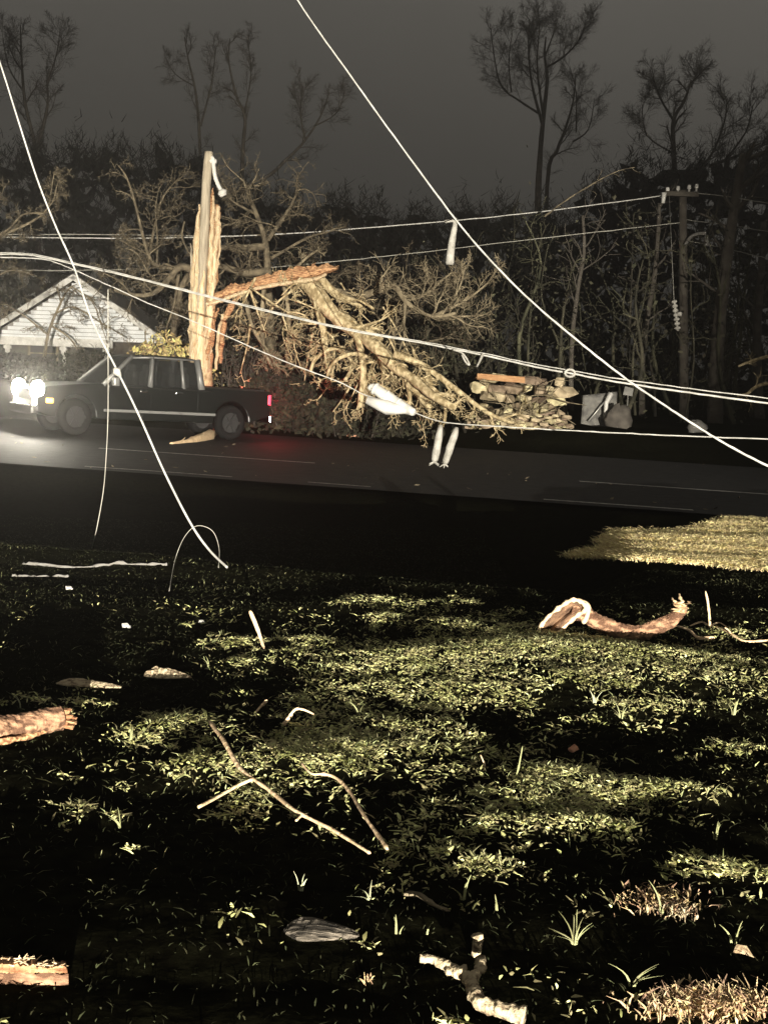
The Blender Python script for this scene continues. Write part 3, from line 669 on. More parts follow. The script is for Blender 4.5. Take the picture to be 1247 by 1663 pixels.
# lashed twig on the upper wire
mb = MB(); pl = [(884, 352), (905, 335), (930, 318), (955, 303), (975, 291), (1005, 277), (1030, 272)]; pts = smoothline([P(x, y, 30) for x, y in pl], 4)
mb.tube(pts, [.022 - .014 * i / len(pts) for i in range(len(pts))], 5, jit=.7)
sprout(mb, pts, [.02] * len(pts), .5, 2, TW, 10)
solo(mb, 'broken_branch', M['barkmid'], pts[0], 'thin broken branch caught on the upper wire in front of the tall bare tree', 'branch', 'broken branches')

# ------------------------------------------------------------------ pickup truck
TD = 25.3; tx = (236 - CX) / F * TD - .10
tb = Vector((tx, TD, float(zroad(tx)) + .005))
tr = thing('pickup_truck', 'black crew cab pickup truck with its headlights on, passing along the road at left', 'pickup truck', tb, R(211))
tr.rotation_euler[1] = -0.030; tr.scale = (.93, 1, 1)
S = .93
def body_poly(yv):
    pr = [(-2.82, .55), (-2.84, 1.12), (-1.02, 1.14), (-.98, 1.10), (1.30, 1.10), (1.9, 1.07), (2.55, 1.0), (2.72, .93), (2.80, .72), (2.80, .46), (2.55, .38)]
    def arch(cx, r):
        return [(cx + r * math.cos(a), .40 + r * math.sin(a)) for a in np.linspace(0, math.pi, 11)]
    pr += [(2.37, .36)] + arch(1.92, .45)[0:] + [(1.45, .36), (-1.35, .36)] + arch(-1.82, .45) + [(-2.30, .40)]
    return [(x * S, yv, z * S) for x, z in pr]
mb = MB(); mb.prism(body_poly(-.92 * S), (0, 1.84 * S, 0)); body = mb.build('body', M['carpaint'], tr, False, bevel=.035)
mb = MB()
for s in (-1, 1):
    mb.box((-.2 * S, s * .945 * S, .62 * S), (2.6 * S, .03, .05))
tr_side = mb
for s in (-1, 1):
    q = MB(); q.box((-.05, s * .925 * S, .55 * S), (2.7 * S, .03, .055)); q.build('side_moulding', M['trim'], tr, False, bevel=.006)
    q = MB(); q.box((-.05, s * .925 * S, 1.06 * S), (2.5 * S, .02, .025)); q.build('belt_moulding', M['chrome'], tr, False)
# cab: roof, pillars, panes
zr0, zr1 = 1.09 * S, 1.70 * S
mb = MB()
top = [(.62, 1.70), (.35, 1.755), (-.6, 1.765), (-1.0, 1.72), (-1.02, 1.69), (.62, 1.66)]
mb.prism([(x * S, -.70 * S, z * S) for x, z in top], (0, 1.40 * S, 0)); mb.build('roof', M['carpaint'], tr, False, bevel=.03)
for s in (-1, 1):
    yb, yt = s * .89 * S, s * .70 * S
    for (xb, xt, wd) in ((1.32, .60, .09), (.22, .12, .10), (-1.04, -.98, .14), (-.60, -.58, .07)):
        q = MB(); q.tube([(xb * S, yb, zr0 - .02), ((xb + xt) / 2 * S, (yb * .55 + yt * .45), (zr0 + zr1) / 2), (xt * S, yt, zr1 + .01)], [wd * .6, wd * .5, wd * .55], 6)
        q.build('pillar_frame', M['trim'], tr)
    for (b0, b1, t0_, t1_, nm) in ((1.22, .28, .58, .16, 'front_window'), (.18, -.55, .09, -.54, 'rear_window'), (-.64, -.98, -.62, -.93, 'quarter_window')):
        q = MB(); q.prism([(b0 * S, yb, zr0), (b1 * S, yb, zr0), (t1_ * S, yt, zr1 - .03), (t0_ * S, yt, zr1 - .03)], (0, -s * .012, 0)); q.build(nm, M['glass'], tr, False)
    q = MB(); q.tube([(.60 * S, yt * 1.04, zr1 - .02), (.1 * S, yt * 1.05, zr1 + .01), (-.9 * S, yt * 1.04, zr1 + .005)], .022, 6); q.build('roof_drip', M['trim'], tr)
    # mirror, handles
    q = MB(); q.box((1.08 * S, s * 1.02 * S, 1.16 * S), (.12, .20, .17)); q.box((1.08 * S, s * .93 * S, 1.12 * S), (.05, .12, .05)); q.build('mirror', M['trim'], tr, False, bevel=.03)
    for hx_ in (.38, -.48):
        q = MB(); q.box((hx_ * S, s * .935 * S, .98 * S), (.16, .03, .035)); q.build('door_handle', M['chrome'], tr, False, bevel=.01)
    for dx_ in (1.25, .2, -.95):
        q = MB(); q.box((dx_ * S, s * .9215 * S, .80 * S), (.012, .006, .5)); q.build('door_seam', M['black'], tr, False)
q = MB(); q.prism([(1.36 * S, -.84 * S, zr0), (1.36 * S, .84 * S, zr0), (.64 * S, .66 * S, zr1 - .02), (.64 * S, -.66 * S, zr1 - .02)], (-.012, 0, 0)); q.build('windscreen', M['glass'], tr, False)
q = MB(); q.prism([(-1.05 * S, -.80 * S, zr0), (-1.05 * S, .80 * S, zr0), (-1.0 * S, .64 * S, zr1 - .04), (-1.0 * S, -.64 * S, zr1 - .04)], (-.012, 0, 0)); q.build('back_window', M['glass'], tr, False)
for sx_ in (.15, -.75):
    for s in (-1, 1):
        q = MB(); q.box((sx_ * S, s * .4, 1.08 * S), (.16, .46, .62)); q.box((sx_ * S, s * .4, 1.46 * S), (.12, .26, .18)); q.build('seat', M['seat'], tr, False, bevel=.05)
q = MB(); q.tube([(.78 * S + .16 * math.cos(a) * .3, .38 + .18 * math.cos(a), 1.12 * S + .18 * math.sin(a)) for a in np.linspace(0, 6.28, 17)], .018, 5); q.build('steering_wheel', M['black'], tr)
# bed: black slab stands in for the shade inside the open box
q = MB(); q.box((-1.93 * S, 0, 1.115 * S + .004), (1.62 * S, 1.5 * S, .05)); q.build('bed_shade', M['black'], tr, False, bevel=.01)
q = MB(); q.box((-2.90 * S, 0, .50 * S), (.12, 1.75 * S, .17)); q.build('rear_bumper', M['chrome'], tr, False, bevel=.03)
q = MB(); q.box((2.84 * S, 0, .50 * S), (.14, 1.78 * S, .20)); q.build('front_bumper', M['chrome'], tr, False, bevel=.04)
q = MB(); q.box((2.80 * S, 0, .80 * S), (.05, 1.10 * S, .22)); q.build('grille', M['black'], tr, False, bevel=.02)
for s in (-1, 1):
    for z_, h_ in ((.90, .185), (.63, .12)):
        q = MB(); cx_, cy_, cz_ = 2.74 * S, s * .74 * S, z_ * S
        for j in range(9):
            for i in range(16):
                a, f_ = 2 * math.pi * i / 16, math.pi * j / 8
                q.v.append((cx_ + h_ * .75 * math.cos(f_), cy_ + h_ * 1.15 * math.sin(f_) * math.cos(a), cz_ + h_ * math.sin(f_) * math.sin(a)))
        for j in range(8):
            for i in range(16): q.f.append((j * 16 + i, j * 16 + (i + 1) % 16, (j + 1) * 16 + (i + 1) % 16, (j + 1) * 16 + i)); q.m.append(0)
        q.build('headlight', M['lens'], tr)
    q = MB(); q.box((2.52 * S, s * .905 * S, .70 * S), (.16, .05, .10)); q.build('turn_signal', M['amber'], tr, False, bevel=.02)
    q = MB(); q.box((-2.79 * S, s * .86 * S, .93 * S), (.10, .12, .24)); q.build('taillight', M['red'], tr, False, bevel=.03)
    for wx in (1.92, -1.82):
        q = MB(); cy = s * .80 * S; ww = .22; n_ = 24
        prof = [(.21, -ww / 2), (.30, -ww / 2), (.345, -ww / 2 + .03), (.36, 0), (.345, ww / 2 - .03), (.30, ww / 2), (.21, ww / 2)]
        for i in range(n_):
            a = 2 * math.pi * i / n_
            for r_, y_ in prof: q.v.append((wx * S + r_ * math.cos(a), cy + y_, .36 + r_ * math.sin(a)))
        m_ = len(prof)
        for i in range(n_):
            for j in range(m_):
                q.f.append((i * m_ + j, i * m_ + (j + 1) % m_, ((i + 1) % n_) * m_ + (j + 1) % m_, ((i + 1) % n_) * m_ + j)); q.m.append(0)
        wh = q.build('wheel', M['rubber'], tr)
        q = MB()
        for a in np.linspace(0, 2 * math.pi, 7)[:-1]:
            q.box((wx * S + .11 * math.cos(a), cy + s * .095, .36 + .11 * math.sin(a)), (.20, .03, .055), Matrix.Rotation(-a, 3, 'Y'))
        q.tube([(wx * S, cy + s * .06, .36), (wx * S, cy + s * .10, .36)], [.06, .05], 12)
        q.tube([(wx * S, cy - s * .04, .36), (wx * S, cy + s * .03, .36)], [.22, .22], 24)
        q.build('rim', M['rimdark'], wh, False)
q = MB(); q.box((-1.3, -.70 * S, 1.22 * S), (.5, .14, .09)); q.build('bed_rail', M['trim'], tr, False, bevel=.02)
# the truck's lit lamps throw light on the road
for s in (-1, 1):
    d = bpy.data.lights.new('headlight_beam', 'SPOT'); d.energy = 1100; d.color = (1, .92, .78); d.spot_size = R(75); d.spot_blend = .8; d.shadow_soft_size = .08
    lo = bpy.data.objects.new('headlight_beam', d); C.objects.link(lo); lo.parent = tr; lo.location = (2.92 * S, s * .72 * S, .8 * S)
    lo.rotation_euler = Vector((1, 0, -.22)).to_track_quat('-Z', 'Y').to_euler()
    d = bpy.data.lights.new('tail_glow', 'POINT'); d.energy = 24; d.color = (1, .04, .05); d.shadow_soft_size = .06
    lo = bpy.data.objects.new('tail_glow', d); C.objects.link(lo); lo.parent = tr; lo.location = (-3.02 * S, s * .78 * S, .9 * S)

# ------------------------------------------------------------------ broken stone wall, sheet, plank at the roadside
b = P(840, 690, 30.5); b.z = Hf(b.x, b.y)
wl_ = thing('stone_wall', 'tumbled wall of pale stones and boards beyond the road, right of the hanging limbs', 'wall', b)
def hull(mb, c, r, rs):
    bm = bmesh.new()
    for k in range(13):
        v = Vector((rs.gauss(0, 1), rs.gauss(0, 1), rs.gauss(0, 1))).normalized(); v = Vector([math.copysign(abs(q_) ** .65, q_) for q_ in v])
        bm.verts.new((c[0] + v.x * r[0], c[1] + v.y * r[1], c[2] + v.z * r[2]))
    g_ = bmesh.ops.convex_hull(bm, input=bm.verts[:])
    bmesh.ops.delete(bm, geom=[v for v in bm.verts if not v.link_faces], context='VERTS'); bm.verts.index_update()
    mb.add([v.co.copy() for v in bm.verts], [[v.index for v in f.verts] for f in bm.faces]); bm.free()
mb = MB(); rs = random.Random(5)
zc = 0.0
while zc < .98:
    hh = rs.uniform(.14, .30); x = 770.0 + rs.uniform(-8, 12) + (zc > .85) * rs.uniform(0, 14)
    while x < 908 - (zc > 1.0) * rs.uniform(0, 30):
        wd = hh * ppm(30.5) * rs.choice((.7, 1, 1.3, 1.9)) * rs.uniform(.8, 1.2)
        if rs.random() < .9:
            q = P(x + wd / 2, 650, 30.5 + rs.uniform(-.22, .22)); q.z = b.z + zc + hh / 2 + rs.uniform(-.05, .05)
            hull(mb, q, (wd / ppm(30.5) * rs.uniform(.52, .78), rs.uniform(.15, .3), hh * rs.uniform(.48, .74)), rs)
        x += wd
    zc += hh * .92
part(mb, 'stones', M['stone'], wl_, False, bevel=.015)
mb = MB()
for k in range(170):
    px = rs.uniform(755, 925); q = P(px, 690, rs.uniform(29.2, 30.2)); q.z = Hf(q.x, q.y) + rs.uniform(0, .25) * rs.random()
    s_ = rs.uniform(.03, .13); hull(mb, q, (s_ * 1.2, s_, s_ * .6), rs)
part(mb, 'rubble', M['stone'], wl_, False)
mb = MB()
for k in range(34):
    px = rs.uniform(765, 925); p = P(px, 690, rs.uniform(29.6, 30.1)); p.z = b.z + rs.uniform(0, 1.0) * rs.random(); d_ = Vector((rs.gauss(0, 1), rs.gauss(0, .2), rs.gauss(.15, .45))).normalized() * rs.uniform(.3, 1.0)
    mb.tube([p, p + d_ * .5 + Vector((0, 0, rs.gauss(0, .05))), p + d_], [.016, .012, .005], 5, jit=.2)
part(mb, 'fallen_twigs', M['barkgrey'], wl_)
c = P(812, 614, 30.3); mb = MB(); mb.box(c, (1.18, .25, .15), Matrix.Rotation(R(2.5), 3, 'Y'), jit=.04); solo(mb, 'plank', M['plank'], c, 'orange brown plank lying on top of the tumbled stone wall', 'plank', smooth=False, bevel=.01)
c = P(968, 690, 31); c.z = Hf(c.x, c.y)
sh = thing('metal_sheet', 'grey bent metal sheet leaning upright to the right of the stone wall', 'metal sheet', c)
mb = MB(); nx_, nz_ = 12, 10
pg = []
for j in range(nz_ + 1):
    for i in range(nx_ + 1):
        u, v = i / nx_, j / nz_
        px = 942 + (998 - 942) * u + 4 * v; py = 700 - (58 + 6 * u) * v
        p = P(px, py, 31 + .35 * v + .05 * math.sin(u * 9 + v * 4)); pg.append(p)
mb.add(pg, [(j * (nx_ + 1) + i, j * (nx_ + 1) + i + 1, (j + 1) * (nx_ + 1) + i + 1, (j + 1) * (nx_ + 1) + i) for j in range(nz_) for i in range(nx_)]); pt = part(mb, 'sheet', M['metal'], sh); sm_ = pt.modifiers.new('solid', 'SOLIDIFY'); sm_.thickness = .02
mb = MB(); mb.tube([P(955, 684, 30.85), P(975, 660, 30.95), P(990, 642, 31.1)], .02, 5); part(mb, 'brace', M['steel'], sh)
mb = MB(); mb.tube([P(982, 690, 30.8), P(984, 655, 30.9), P(992, 640, 31)], [.05, .06, .08], 6, jit=.2); part(mb, 'torn_edge', M['white'], sh)
def boulder(name, label, px, py, D, sz, m, cat='rock', group=None):
    c_ = P(px, py, D); c_.z = Hf(c_.x, c_.y) - .03; mb = MB(); n1, n2 = 12, 8; rb = random.Random(px)
    ph = [rb.uniform(0, 6) for _ in range(6)]
    for j in range(n2 + 1):
        for i in range(n1):
            th, fi = 2 * math.pi * i / n1, math.pi * j / n2
            rr = 1 + .18 * math.sin(3 * th + ph[0] + fi) + .12 * math.sin(5 * fi + ph[1] + 2 * th)
            mb.v.append((c_.x + sz[0] * rr * math.sin(fi) * math.cos(th), c_.y + sz[1] * rr * math.sin(fi) * math.sin(th), c_.z + sz[2] * (.75 + rr * math.cos(fi))))
    for j in range(n2):
        for i in range(n1): mb.f.append((j * n1 + i, (j + 1) * n1 + i, (j + 1) * n1 + (i + 1) % n1, j * n1 + (i + 1) % n1)); mb.m.append(0)
    return solo(mb, name, m, c_, label, cat, group)
boulder('boulder', 'dull brown boulder to the right of the leaning metal sheet', 1004, 690, 30.4, (.32, .25, .34), M['rock'])
boulder('rubbish_sack', 'pale knotted sack standing at the foot of the utility pole', 1128, 720, 30.0, (.24, .2, .17), M['concrete'], 'sack')
mb = MB(); q = P(1020, 636, 32); mb.box(q, (.22, .03, .20), Matrix.Rotation(.2, 3, 'Y'), jit=.2); mb.tube([q + Vector((0, .03, -.1)), Vector((q.x, q.y + .05, Hf(q.x, q.y)))], .015, 5); solo(mb, 'sign_board', M['metal'], q, 'small pale board on a thin stake right of the metal sheet', 'board', smooth=False)
mb = MB(); q0 = P(1094, 487, 32.5); q1 = P(1100, 537, 32.5)
for k in range(7):
    a = q0.lerp(q1, k / 7 + .01); c = q0.lerp(q1, (k + .8) / 7); mb.tube([a, a.lerp(c, .5), c], [.055, .085, .05], 7, jit=.15)
mb.tube([q0 + Vector((0, 0, .0)), P(1093, 470, 32.5), P(1086, 318, 34.5)], .008, 4); mb.tube([P(1098, 510, 32.5), P(1106, 510, 32.4)], .06, 6); mb.tube([q0, q1], .03, 6)
solo(mb, 'hanging_insulator', M['fitting'], q0, 'white string insulator dangling in front of the utility pole at right', 'insulator')

# ------------------------------------------------------------------ cables
CABG = 'downed overhead cables'
def cable(name, label, pl, r, m='cable', sub=8, group=CABG, n=7):
    pts = smoothline([P(x, y, D) for x, y, D in pl], sub); pts = [p + Vector((0, 0, random.gauss(0, .0011 * p.y / 10))) for p in pts]; mb = MB(); mb.tube(pts, [r * .86 * random.uniform(.88, 1.1) for _ in pts], n)
    return solo(mb, name, M[m], pts[0], label, 'cable', group)
cable('power_cable', 'long taut white cable running diagonally from the top to the right edge', [(400, -140, 12.5), (483, 0, 11.5), (560, 110, 10.8), (640, 222, 10.2), (740, 357, 9.6), (800, 427, 9.2), (860, 487, 8.9), (930, 547, 8.6), (1005, 607, 8.4), (1065, 649, 8.2), (1130, 692, 8.0), (1190, 728, 7.9), (1247, 757, 7.8), (1340, 800, 7.6)], .0085)
gp = G(369, 930); 
pts = smoothline([P(-45, -30, 10.5), P(0, 100, 10.3), P(30, 195, 10.2), P(60, 288, 10.1), P(90, 365, 10.0), P(120, 432, 9.9), P(150, 520, 9.8), P(190, 600, 9.7), P(225, 672, 9.6), P(268, 768, 9.5), P(310, 850, 9.4), P(340, 893, 9.35), gp + Vector((0, 0, .01))], 8)
mb = MB(); n = len(pts); mb.tube(pts, [.0065 + .003 * i / n for i in range(n)], 7); mb.tube([P(186, 598, 9.69), P(190, 603, 9.69), P(196, 612, 9.69)], [.015, .035, .012], 7)
solo(mb, 'power_cable', M['cable'], pts[0], 'steep white cable at left dropping in front of the truck to the ground', 'cable', CABG)
D1 = [18, 17.5, 17, 16, 15.5, 15, 14, 13.5, 12.5]
BL = [(-120, 412, 18.5), (0, 412.5, 18), (45, 414, 17.8), (75, 419, 17.6), (200, 447, 17), (330, 480, 16.5), (440, 507, 16), (560, 535, 15.5), (680, 556, 15), (780, 576, 14.5), (870, 596, 14), (930, 607, 13.7), (1000, 620, 13.4), (1120, 638, 12.9), (1247, 655, 12.4), (1400, 674, 11.8)]
cable('power_cable', 'thick white cable sagging across the picture in front of the hanging limbs', BL, .0125)
cable('power_cable', 'thinner cable lashed just above the thick sagging cable, parting from it at right', [(x, y - (2.2 if x < 700 else 2.2 + (x - 700) * .011), D - .02) for x, y, D in BL], .007)
cable('power_cable', 'slack cable running from above the gable to the white splice case and right edge', [(-120, 418, 18.3), (0, 418, 18), (70, 421, 17.8), (110, 434, 17.6), (170, 460, 17.4), (240, 492, 17.2), (310, 520, 17.0), (400, 560, 16.8), (470, 590, 16.6), (550, 620, 16.4), (592, 641, 16.2), (640, 655, 16.0), (690, 677, 15.7), (730, 687, 15.4), (800, 692, 15), (900, 698, 14.6), (1000, 703, 14.2), (1110, 708, 13.8), (1247, 713, 13.2), (1400, 718, 12.6)], .009)
# splice case on that cable
q = smoothline([P(600, 634, 16.1), P(606, 630, 16.1), P(622, 640, 16.05), P(642, 654, 16.0), P(660, 664, 15.9), P(672, 670, 15.8)], 4)
mb = MB(); n = len(q); mb.tube(q, [.02 + .058 * math.sin(math.pi * min(1, (i + .6) / n * .95)) ** .6 for i in range(n)], 12, jit=.06); mb.tube([P(596, 650, 16), P(630, 662, 15.95), P(660, 667, 15.85)], [.05, .09, .04], 9, jit=.1)

for k in (5, 9, 13, 17): mb.tube([q[k] - (q[k + 1] - q[k]).normalized() * .02, q[k], q[k] + (q[k + 1] - q[k]).normalized() * .02], [.074, .086, .074] if k < 15 else [.05, .06, .05], 12)
solo(mb, 'splice_case', M['white'], q[0], 'white bulging cable splice case hanging under the limbs at the roadside', 'splice case')
for i, (pl, lab) in enumerate((([(716, 690), (712, 712), (708, 735), (705, 750)], 'white wrapped cable end dangling over the road, left one of the pair'), ([(742, 694), (736, 712), (728, 735), (722, 753)], 'white wrapped cable end dangling over the road, right one of the pair'))):
    q = [P(x, y, 15.5) for x, y in pl]; mb = MB(); mb.tube(smoothline(q, 3), [.02, .035, .045, .05, .05, .052, .05, .048, .045, .03], 8, jit=.1)
    for a in range(4): mb.tube([q[-1], q[-1] + Vector((random.uniform(-.07, .07), random.uniform(-.03, .03), random.uniform(-.06, .0)))], [.015, .008], 4)
    solo(mb, 'cable_end', M['fitting'], q[0], lab, 'cable end', 'dangling cable ends')
# fittings on the thick cable
for x, y, lab in ((690, 557, 'left'), (800, 580, ''), (868, 594, ''), (1000, 619, '')): pass
mb = MB(); mb.tube(smoothline([P(735, 568, 14.65), P(748, 572, 14.6), P(756, 580, 14.6), P(762, 592, 14.6), P(757, 590, 14.6), P(750, 576, 14.6)], 4), .012, 5)
solo(mb, 'cable_tie', M['fitting'], P(748, 572, 14.6), 'looped white tie hanging from the thick sagging cable near the middle', 'cable tie', 'ties on the thick cable')
mb = MB(); mb.tube([P(784, 574, 14.45), P(779, 586, 14.45), P(774, 596, 14.45)], [.02, .014, .012], 5); solo(mb, 'cable_tie', M['fitting'], P(784, 574, 14.45), 'short straight tie end sticking down right of the looped white tie', 'cable tie', 'ties on the thick cable')
mb = MB(); mb.tube([P(925 + 8 * math.sin(a), 606 - 6 * math.cos(a), 13.68) for a in np.linspace(0, 6.28, 13)], .014, 6)
solo(mb, 'cable_tie', M['fitting'], P(925, 606, 13.68), 'small white ring tie on the thick cable near the diagonal cable', 'cable tie', 'ties on the thick cable')
# far line strung between poles
FARG = 'overhead wires beyond the road'
cable('overhead_wire', 'upper far wire running from the left edge to the crossarm of the standing pole', [(-150, 386, 33), (0, 385, 33), (170, 387, 33), (330, 385, 33), (490, 378, 33.5), (740, 358, 34.5), (900, 341, 35), (1080, 317, 36)], .017, 'cable', group=FARG)
cable('overhead_wire', 'thin far wire running just above the upper far wire at left of the trunk', [(-150, 381, 34), (0, 381, 34), (170, 381, 34), (330, 383, 34), (420, 382, 34)], .010, 'cabledim', group=FARG)
cable('overhead_wire', 'lower far wire from the tangled branches to the standing pole at right', [(400, 438, 33), (570, 422, 33.5), (700, 408, 34.2), (800, 396, 34.8), (950, 379, 35.4), (1110, 361, 36)], .012, 'cabledim', group=FARG)
cable('overhead_wire', 'dim far wire at left passing behind the crooked limb above the gable', [(-150, 440, 34), (0, 439, 34), (130, 439, 34), (330, 434, 34)], .010, 'cabledim', group=FARG)
cable('overhead_wire', 'far wire leaving the crossarm of the standing pole to the right edge', [(1130, 314, 36), (1180, 319, 35), (1247, 330, 33), (1400, 352, 30)], .015, 'cabledim', group=FARG)
cable('overhead_wire', 'second far wire to the right of the standing pole, below the crossarm one', [(1112, 357, 36), (1180, 365, 35), (1247, 376, 33), (1400, 398, 30)], .011, 'cabledim', group=FARG)
cable('overhead_wire', 'sagging far wire at right edge, lowest right of the standing pole', [(1112, 390, 36), (1180, 404, 35), (1247, 420, 33), (1400, 450, 30)], .011, 'cabledim', group=FARG)
q = [P(722, 360, 16), P(738, 360, 16), P(736, 380, 16), P(732, 405, 16), P(730, 430, 16)]
mb = MB(); mb.tube(smoothline(q, 4), [.02] * 4 + [.025, .03, .035, .04, .04, .042, .045, .048, .05, .052, .055, .055, .05], 8, jit=.05)
mb.tube([q[0], P(740, 354, 12), P(741, 358, 9.62)], .006, 4)
solo(mb, 'cable_end', M['fitting'], q[0], 'white wrapped cable end hanging where the diagonal cable crosses the upper far wire', 'cable end', 'dangling cable ends')
# thin loose wires at left
pts = smoothline([P(176, 470, 10.6), P(176, 560, 10.6), P(176, 670, 10.6), P(173, 740, 10.5), P(168, 800, 10.4), P(157, 862, 10.3)], 5); pts.append(G(150, 895) + Vector((0, 0, .01)))
mb = MB(); mb.tube(pts, .0042, 5); solo(mb, 'loose_wire', M['cabledim'], pts[0], 'thin dull wire hanging straight down in front of the truck door', 'wire', 'loose wires')
pts = smoothline([G(275, 965, .01), P(285, 908, 9.4), P(300, 872, 9.4), P(320, 854, 9.4), P(345, 862, 9.4), P(356, 890, 9.4), G(355, 925, .01)], 5)
mb = MB(); mb.tube(pts, .0026, 5); solo(mb, 'loose_wire', M['cabledim'], pts[0], 'small wire loop arching over the ground beside the end of the steep cable', 'wire', 'loose wires')

# ------------------------------------------------------------------ branch litter on the road
c = P(310, 722, 1); c = G(312, 724)
mb = MB(); pts = [G(278, 726, .05), G(300, 724, .06), G(322, 721, .09), G(345, 716, .12)]; mb.tube(smoothline(pts, 4), [.03, .04, .05, .05, .06, .06, .07, .08, .09, .10, .11, .11, .10], 8, jit=.3); sprout(mb, pts, [.03] * 4, .35, 2, TW, 5)
solo(mb, 'broken_branch', M['woodpale'], pts[0], 'pale broken branch lying on the road in front of the truck', 'branch', 'broken branches')
mb = MB(); c = G(570, 712, .02); mb.box(c + Vector((0, 0, .03)), (.22, .12, .07), Matrix.Rotation(.5, 3, 'Z'), jit=.35); mb.box(c + Vector((.16, .05, .05)), (.06, .05, .12), jit=.3); solo(mb, 'wood_chunk', M['redbit'], c, 'small chunk of wood lit red on the road behind the truck', 'wood chunk', smooth=False)
# ================================================================== lawn litter
WOODG = 'storm litter on the lawn'
def roughlog(mb, pts, rad, n=22, amp=.22, fine=.10, seed=0.0):
    pts = smoothline(pts, 5); k = len(pts); rr = [np.interp(i / (k - 1) * (len(rad) - 1), range(len(rad)), rad) for i in range(k)]
    b0 = len(mb.v); mb.tube(pts, rr, n, cap=True)
    for i in range(k):
        for j in range(n):
            v = Vector(mb.v[b0 + i * n + j]); c_ = pts[i]; q_ = v * 14 + Vector((seed, 0, 0))
            d_ = amp * mnoise.noise(Vector((q_.x * .5, q_.y, q_.z))) + fine * mnoise.noise(v * 55) + fine * .6 * mnoise.noise(v * 130)
            v = c_ + (v - c_) * (1 + d_); mb.v[b0 + i * n + j] = (v.x, v.y, v.z)
def gline(pl, lift=0.0): return [G(x, y, lift) for x, y in pl]
# curled, half hollow limb
base = G(985, 1036)
lg = thing('curled_limb', 'curled broken limb with a hollowed pale left end, on the lawn crest at right', 'limb', base, group=WOODG)
Dl = base.y
def Q(px, py, dy=0): return P(px, py, Dl + dy)
mb = MB(); pts = smoothline([Q(930, 992, .02), Q(950, 998), Q(972, 1012), Q(1000, 1022), Q(1030, 1028), Q(1060, 1022), Q(1085, 1010), Q(1100, 996), Q(1107, 982)], 6)
n = len(pts); roughlog(mb, pts, [.056, .052, .05, .048, .044, .046, .042, .040], 22, .25, .16)
part(mb, 'bark', M['barkred'], lg)
rimA = [(872, 1030), (880, 1014), (897, 996), (916, 981), (932, 974), (946, 979), (950, 990), (938, 999), (922, 1012), (905, 1028), (890, 1036), (876, 1036), (872, 1030)]
mb = MB(); pts = smoothline([Q(x, y, -.07 + .03 * math.sin(i)) for i, (x, y) in enumerate(rimA)], 4); mb.tube(pts, [.013 + .004 * math.sin(i * 2.1) for i in range(len(pts))], 7, jit=.25); part(mb, 'torn_rim', M['woodpale'], lg)
mb = MB(); k = 9; up_ = [(874, 1026), (880, 1014), (890, 1003), (900, 993), (910, 986), (920, 980), (930, 975), (940, 977), (946, 984)]; lo_ = [(878, 1036), (888, 1036), (898, 1031), (907, 1024), (916, 1016), (925, 1008), (934, 1001), (942, 996), (949, 990)]
rows = []
for (a, b_) in zip(up_, lo_):
    for j in range(7):
        t = j / 6; rows.append(Q(a[0] + (b_[0] - a[0]) * t, a[1] + (b_[1] - a[1]) * t, -.05 + .09 * math.sin(math.pi * t) + random.gauss(0, .003)))
mb.add(rows, [(i * 7 + j, i * 7 + j + 1, (i + 1) * 7 + j + 1, (i + 1) * 7 + j) for i in range(8) for j in range(6)]); pt = part(mb, 'hollow', M['hollow'], lg); sm_ = pt.modifiers.new('solid', 'SOLIDIFY'); sm_.thickness = .02; sm_.offset = 1
mb = MB(); rr_ = [Q(945, 978, -.07), Q(954, 984, -.06), Q(953, 1000, -.05), Q(946, 1012, -.03)]; mb.tube(smoothline(rr_, 4), [.016] * 12 + [.01], 7, jit=.2); part(mb, 'torn_rim', M['woodpale'], lg)
for (x, y, wd) in ((1096, 972, 12), (1106, 966, 8), (1115, 977, 7)):
    mb = shard([(1104, 994, 16), ((x + 1104) / 2 + 1, (y + 990) / 2, wd), (x, y, 2)], Dl - .03, .025, .3); part(mb, 'splinter', M['woodpale'], lg, False)
# twigs at the right of it
def stick(name, label, pl, r0, r1, m, lift=.0, kids=0, kl=.2, sub=4, jit=.12, cat='stick', group=WOODG, ends=None):
    pts = [G(x, y, lift) if len(q) == 0 else P(x, y, q[0]) for x, y, *q in pl]
    base_ = pts[0].copy(); pts = smoothline(pts, sub); n = len(pts)
    mb = MB(); (roughlog(mb, pts, [r0, (r0 + r1) / 2, r1], 16, .45, .35) if m == 'lichen' else mb.tube(pts, [(r0 + (r1 - r0) * i / (n - 1)) * random.uniform(.82, 1.16) * (.45 if i in (0, n - 1) else 1.0 if random.random() > .12 else 1.3) for i in range(n)], 8, jit=jit))
    if kids: sprout(mb, pts, [r0 * .6] * n, kl, 2, TW, kids)
    if ends:
        for e_ in ends:
            q = smoothline([G(x, y, lift) if len(q) == 0 else P(x, y, q[0]) for x, y, *q in e_[0]], 4); k = len(q); mb.tube(q, [e_[1] + (e_[2] - e_[1]) * i / (k - 1) for i in range(k)], 7, jit=jit)
    return solo(mb, name, M[m], base_, label, cat, group)
d1 = G(1150, 1022).y
stick('stick', 'thin twig standing upright to the right of the curled limb', [(1152, 1022), (1151, 1000, d1), (1149, 980, d1), (1145, 960, d1)], .010, .006, 'woodpale', ends=[([(1152, 1018, d1), (1165, 1018), (1180, 1020)], .008, .005), ([(1120, 1018), (1138, 1016), (1152, 1018)], .007, .008)])
stick('stick', 'long thin twig lying right of the curled limb, running off the right edge', [(1160, 1022), (1178, 1030), (1205, 1046), (1230, 1046), (1262, 1045)], .008, .006, 'woodpale', .01, 3, .15)
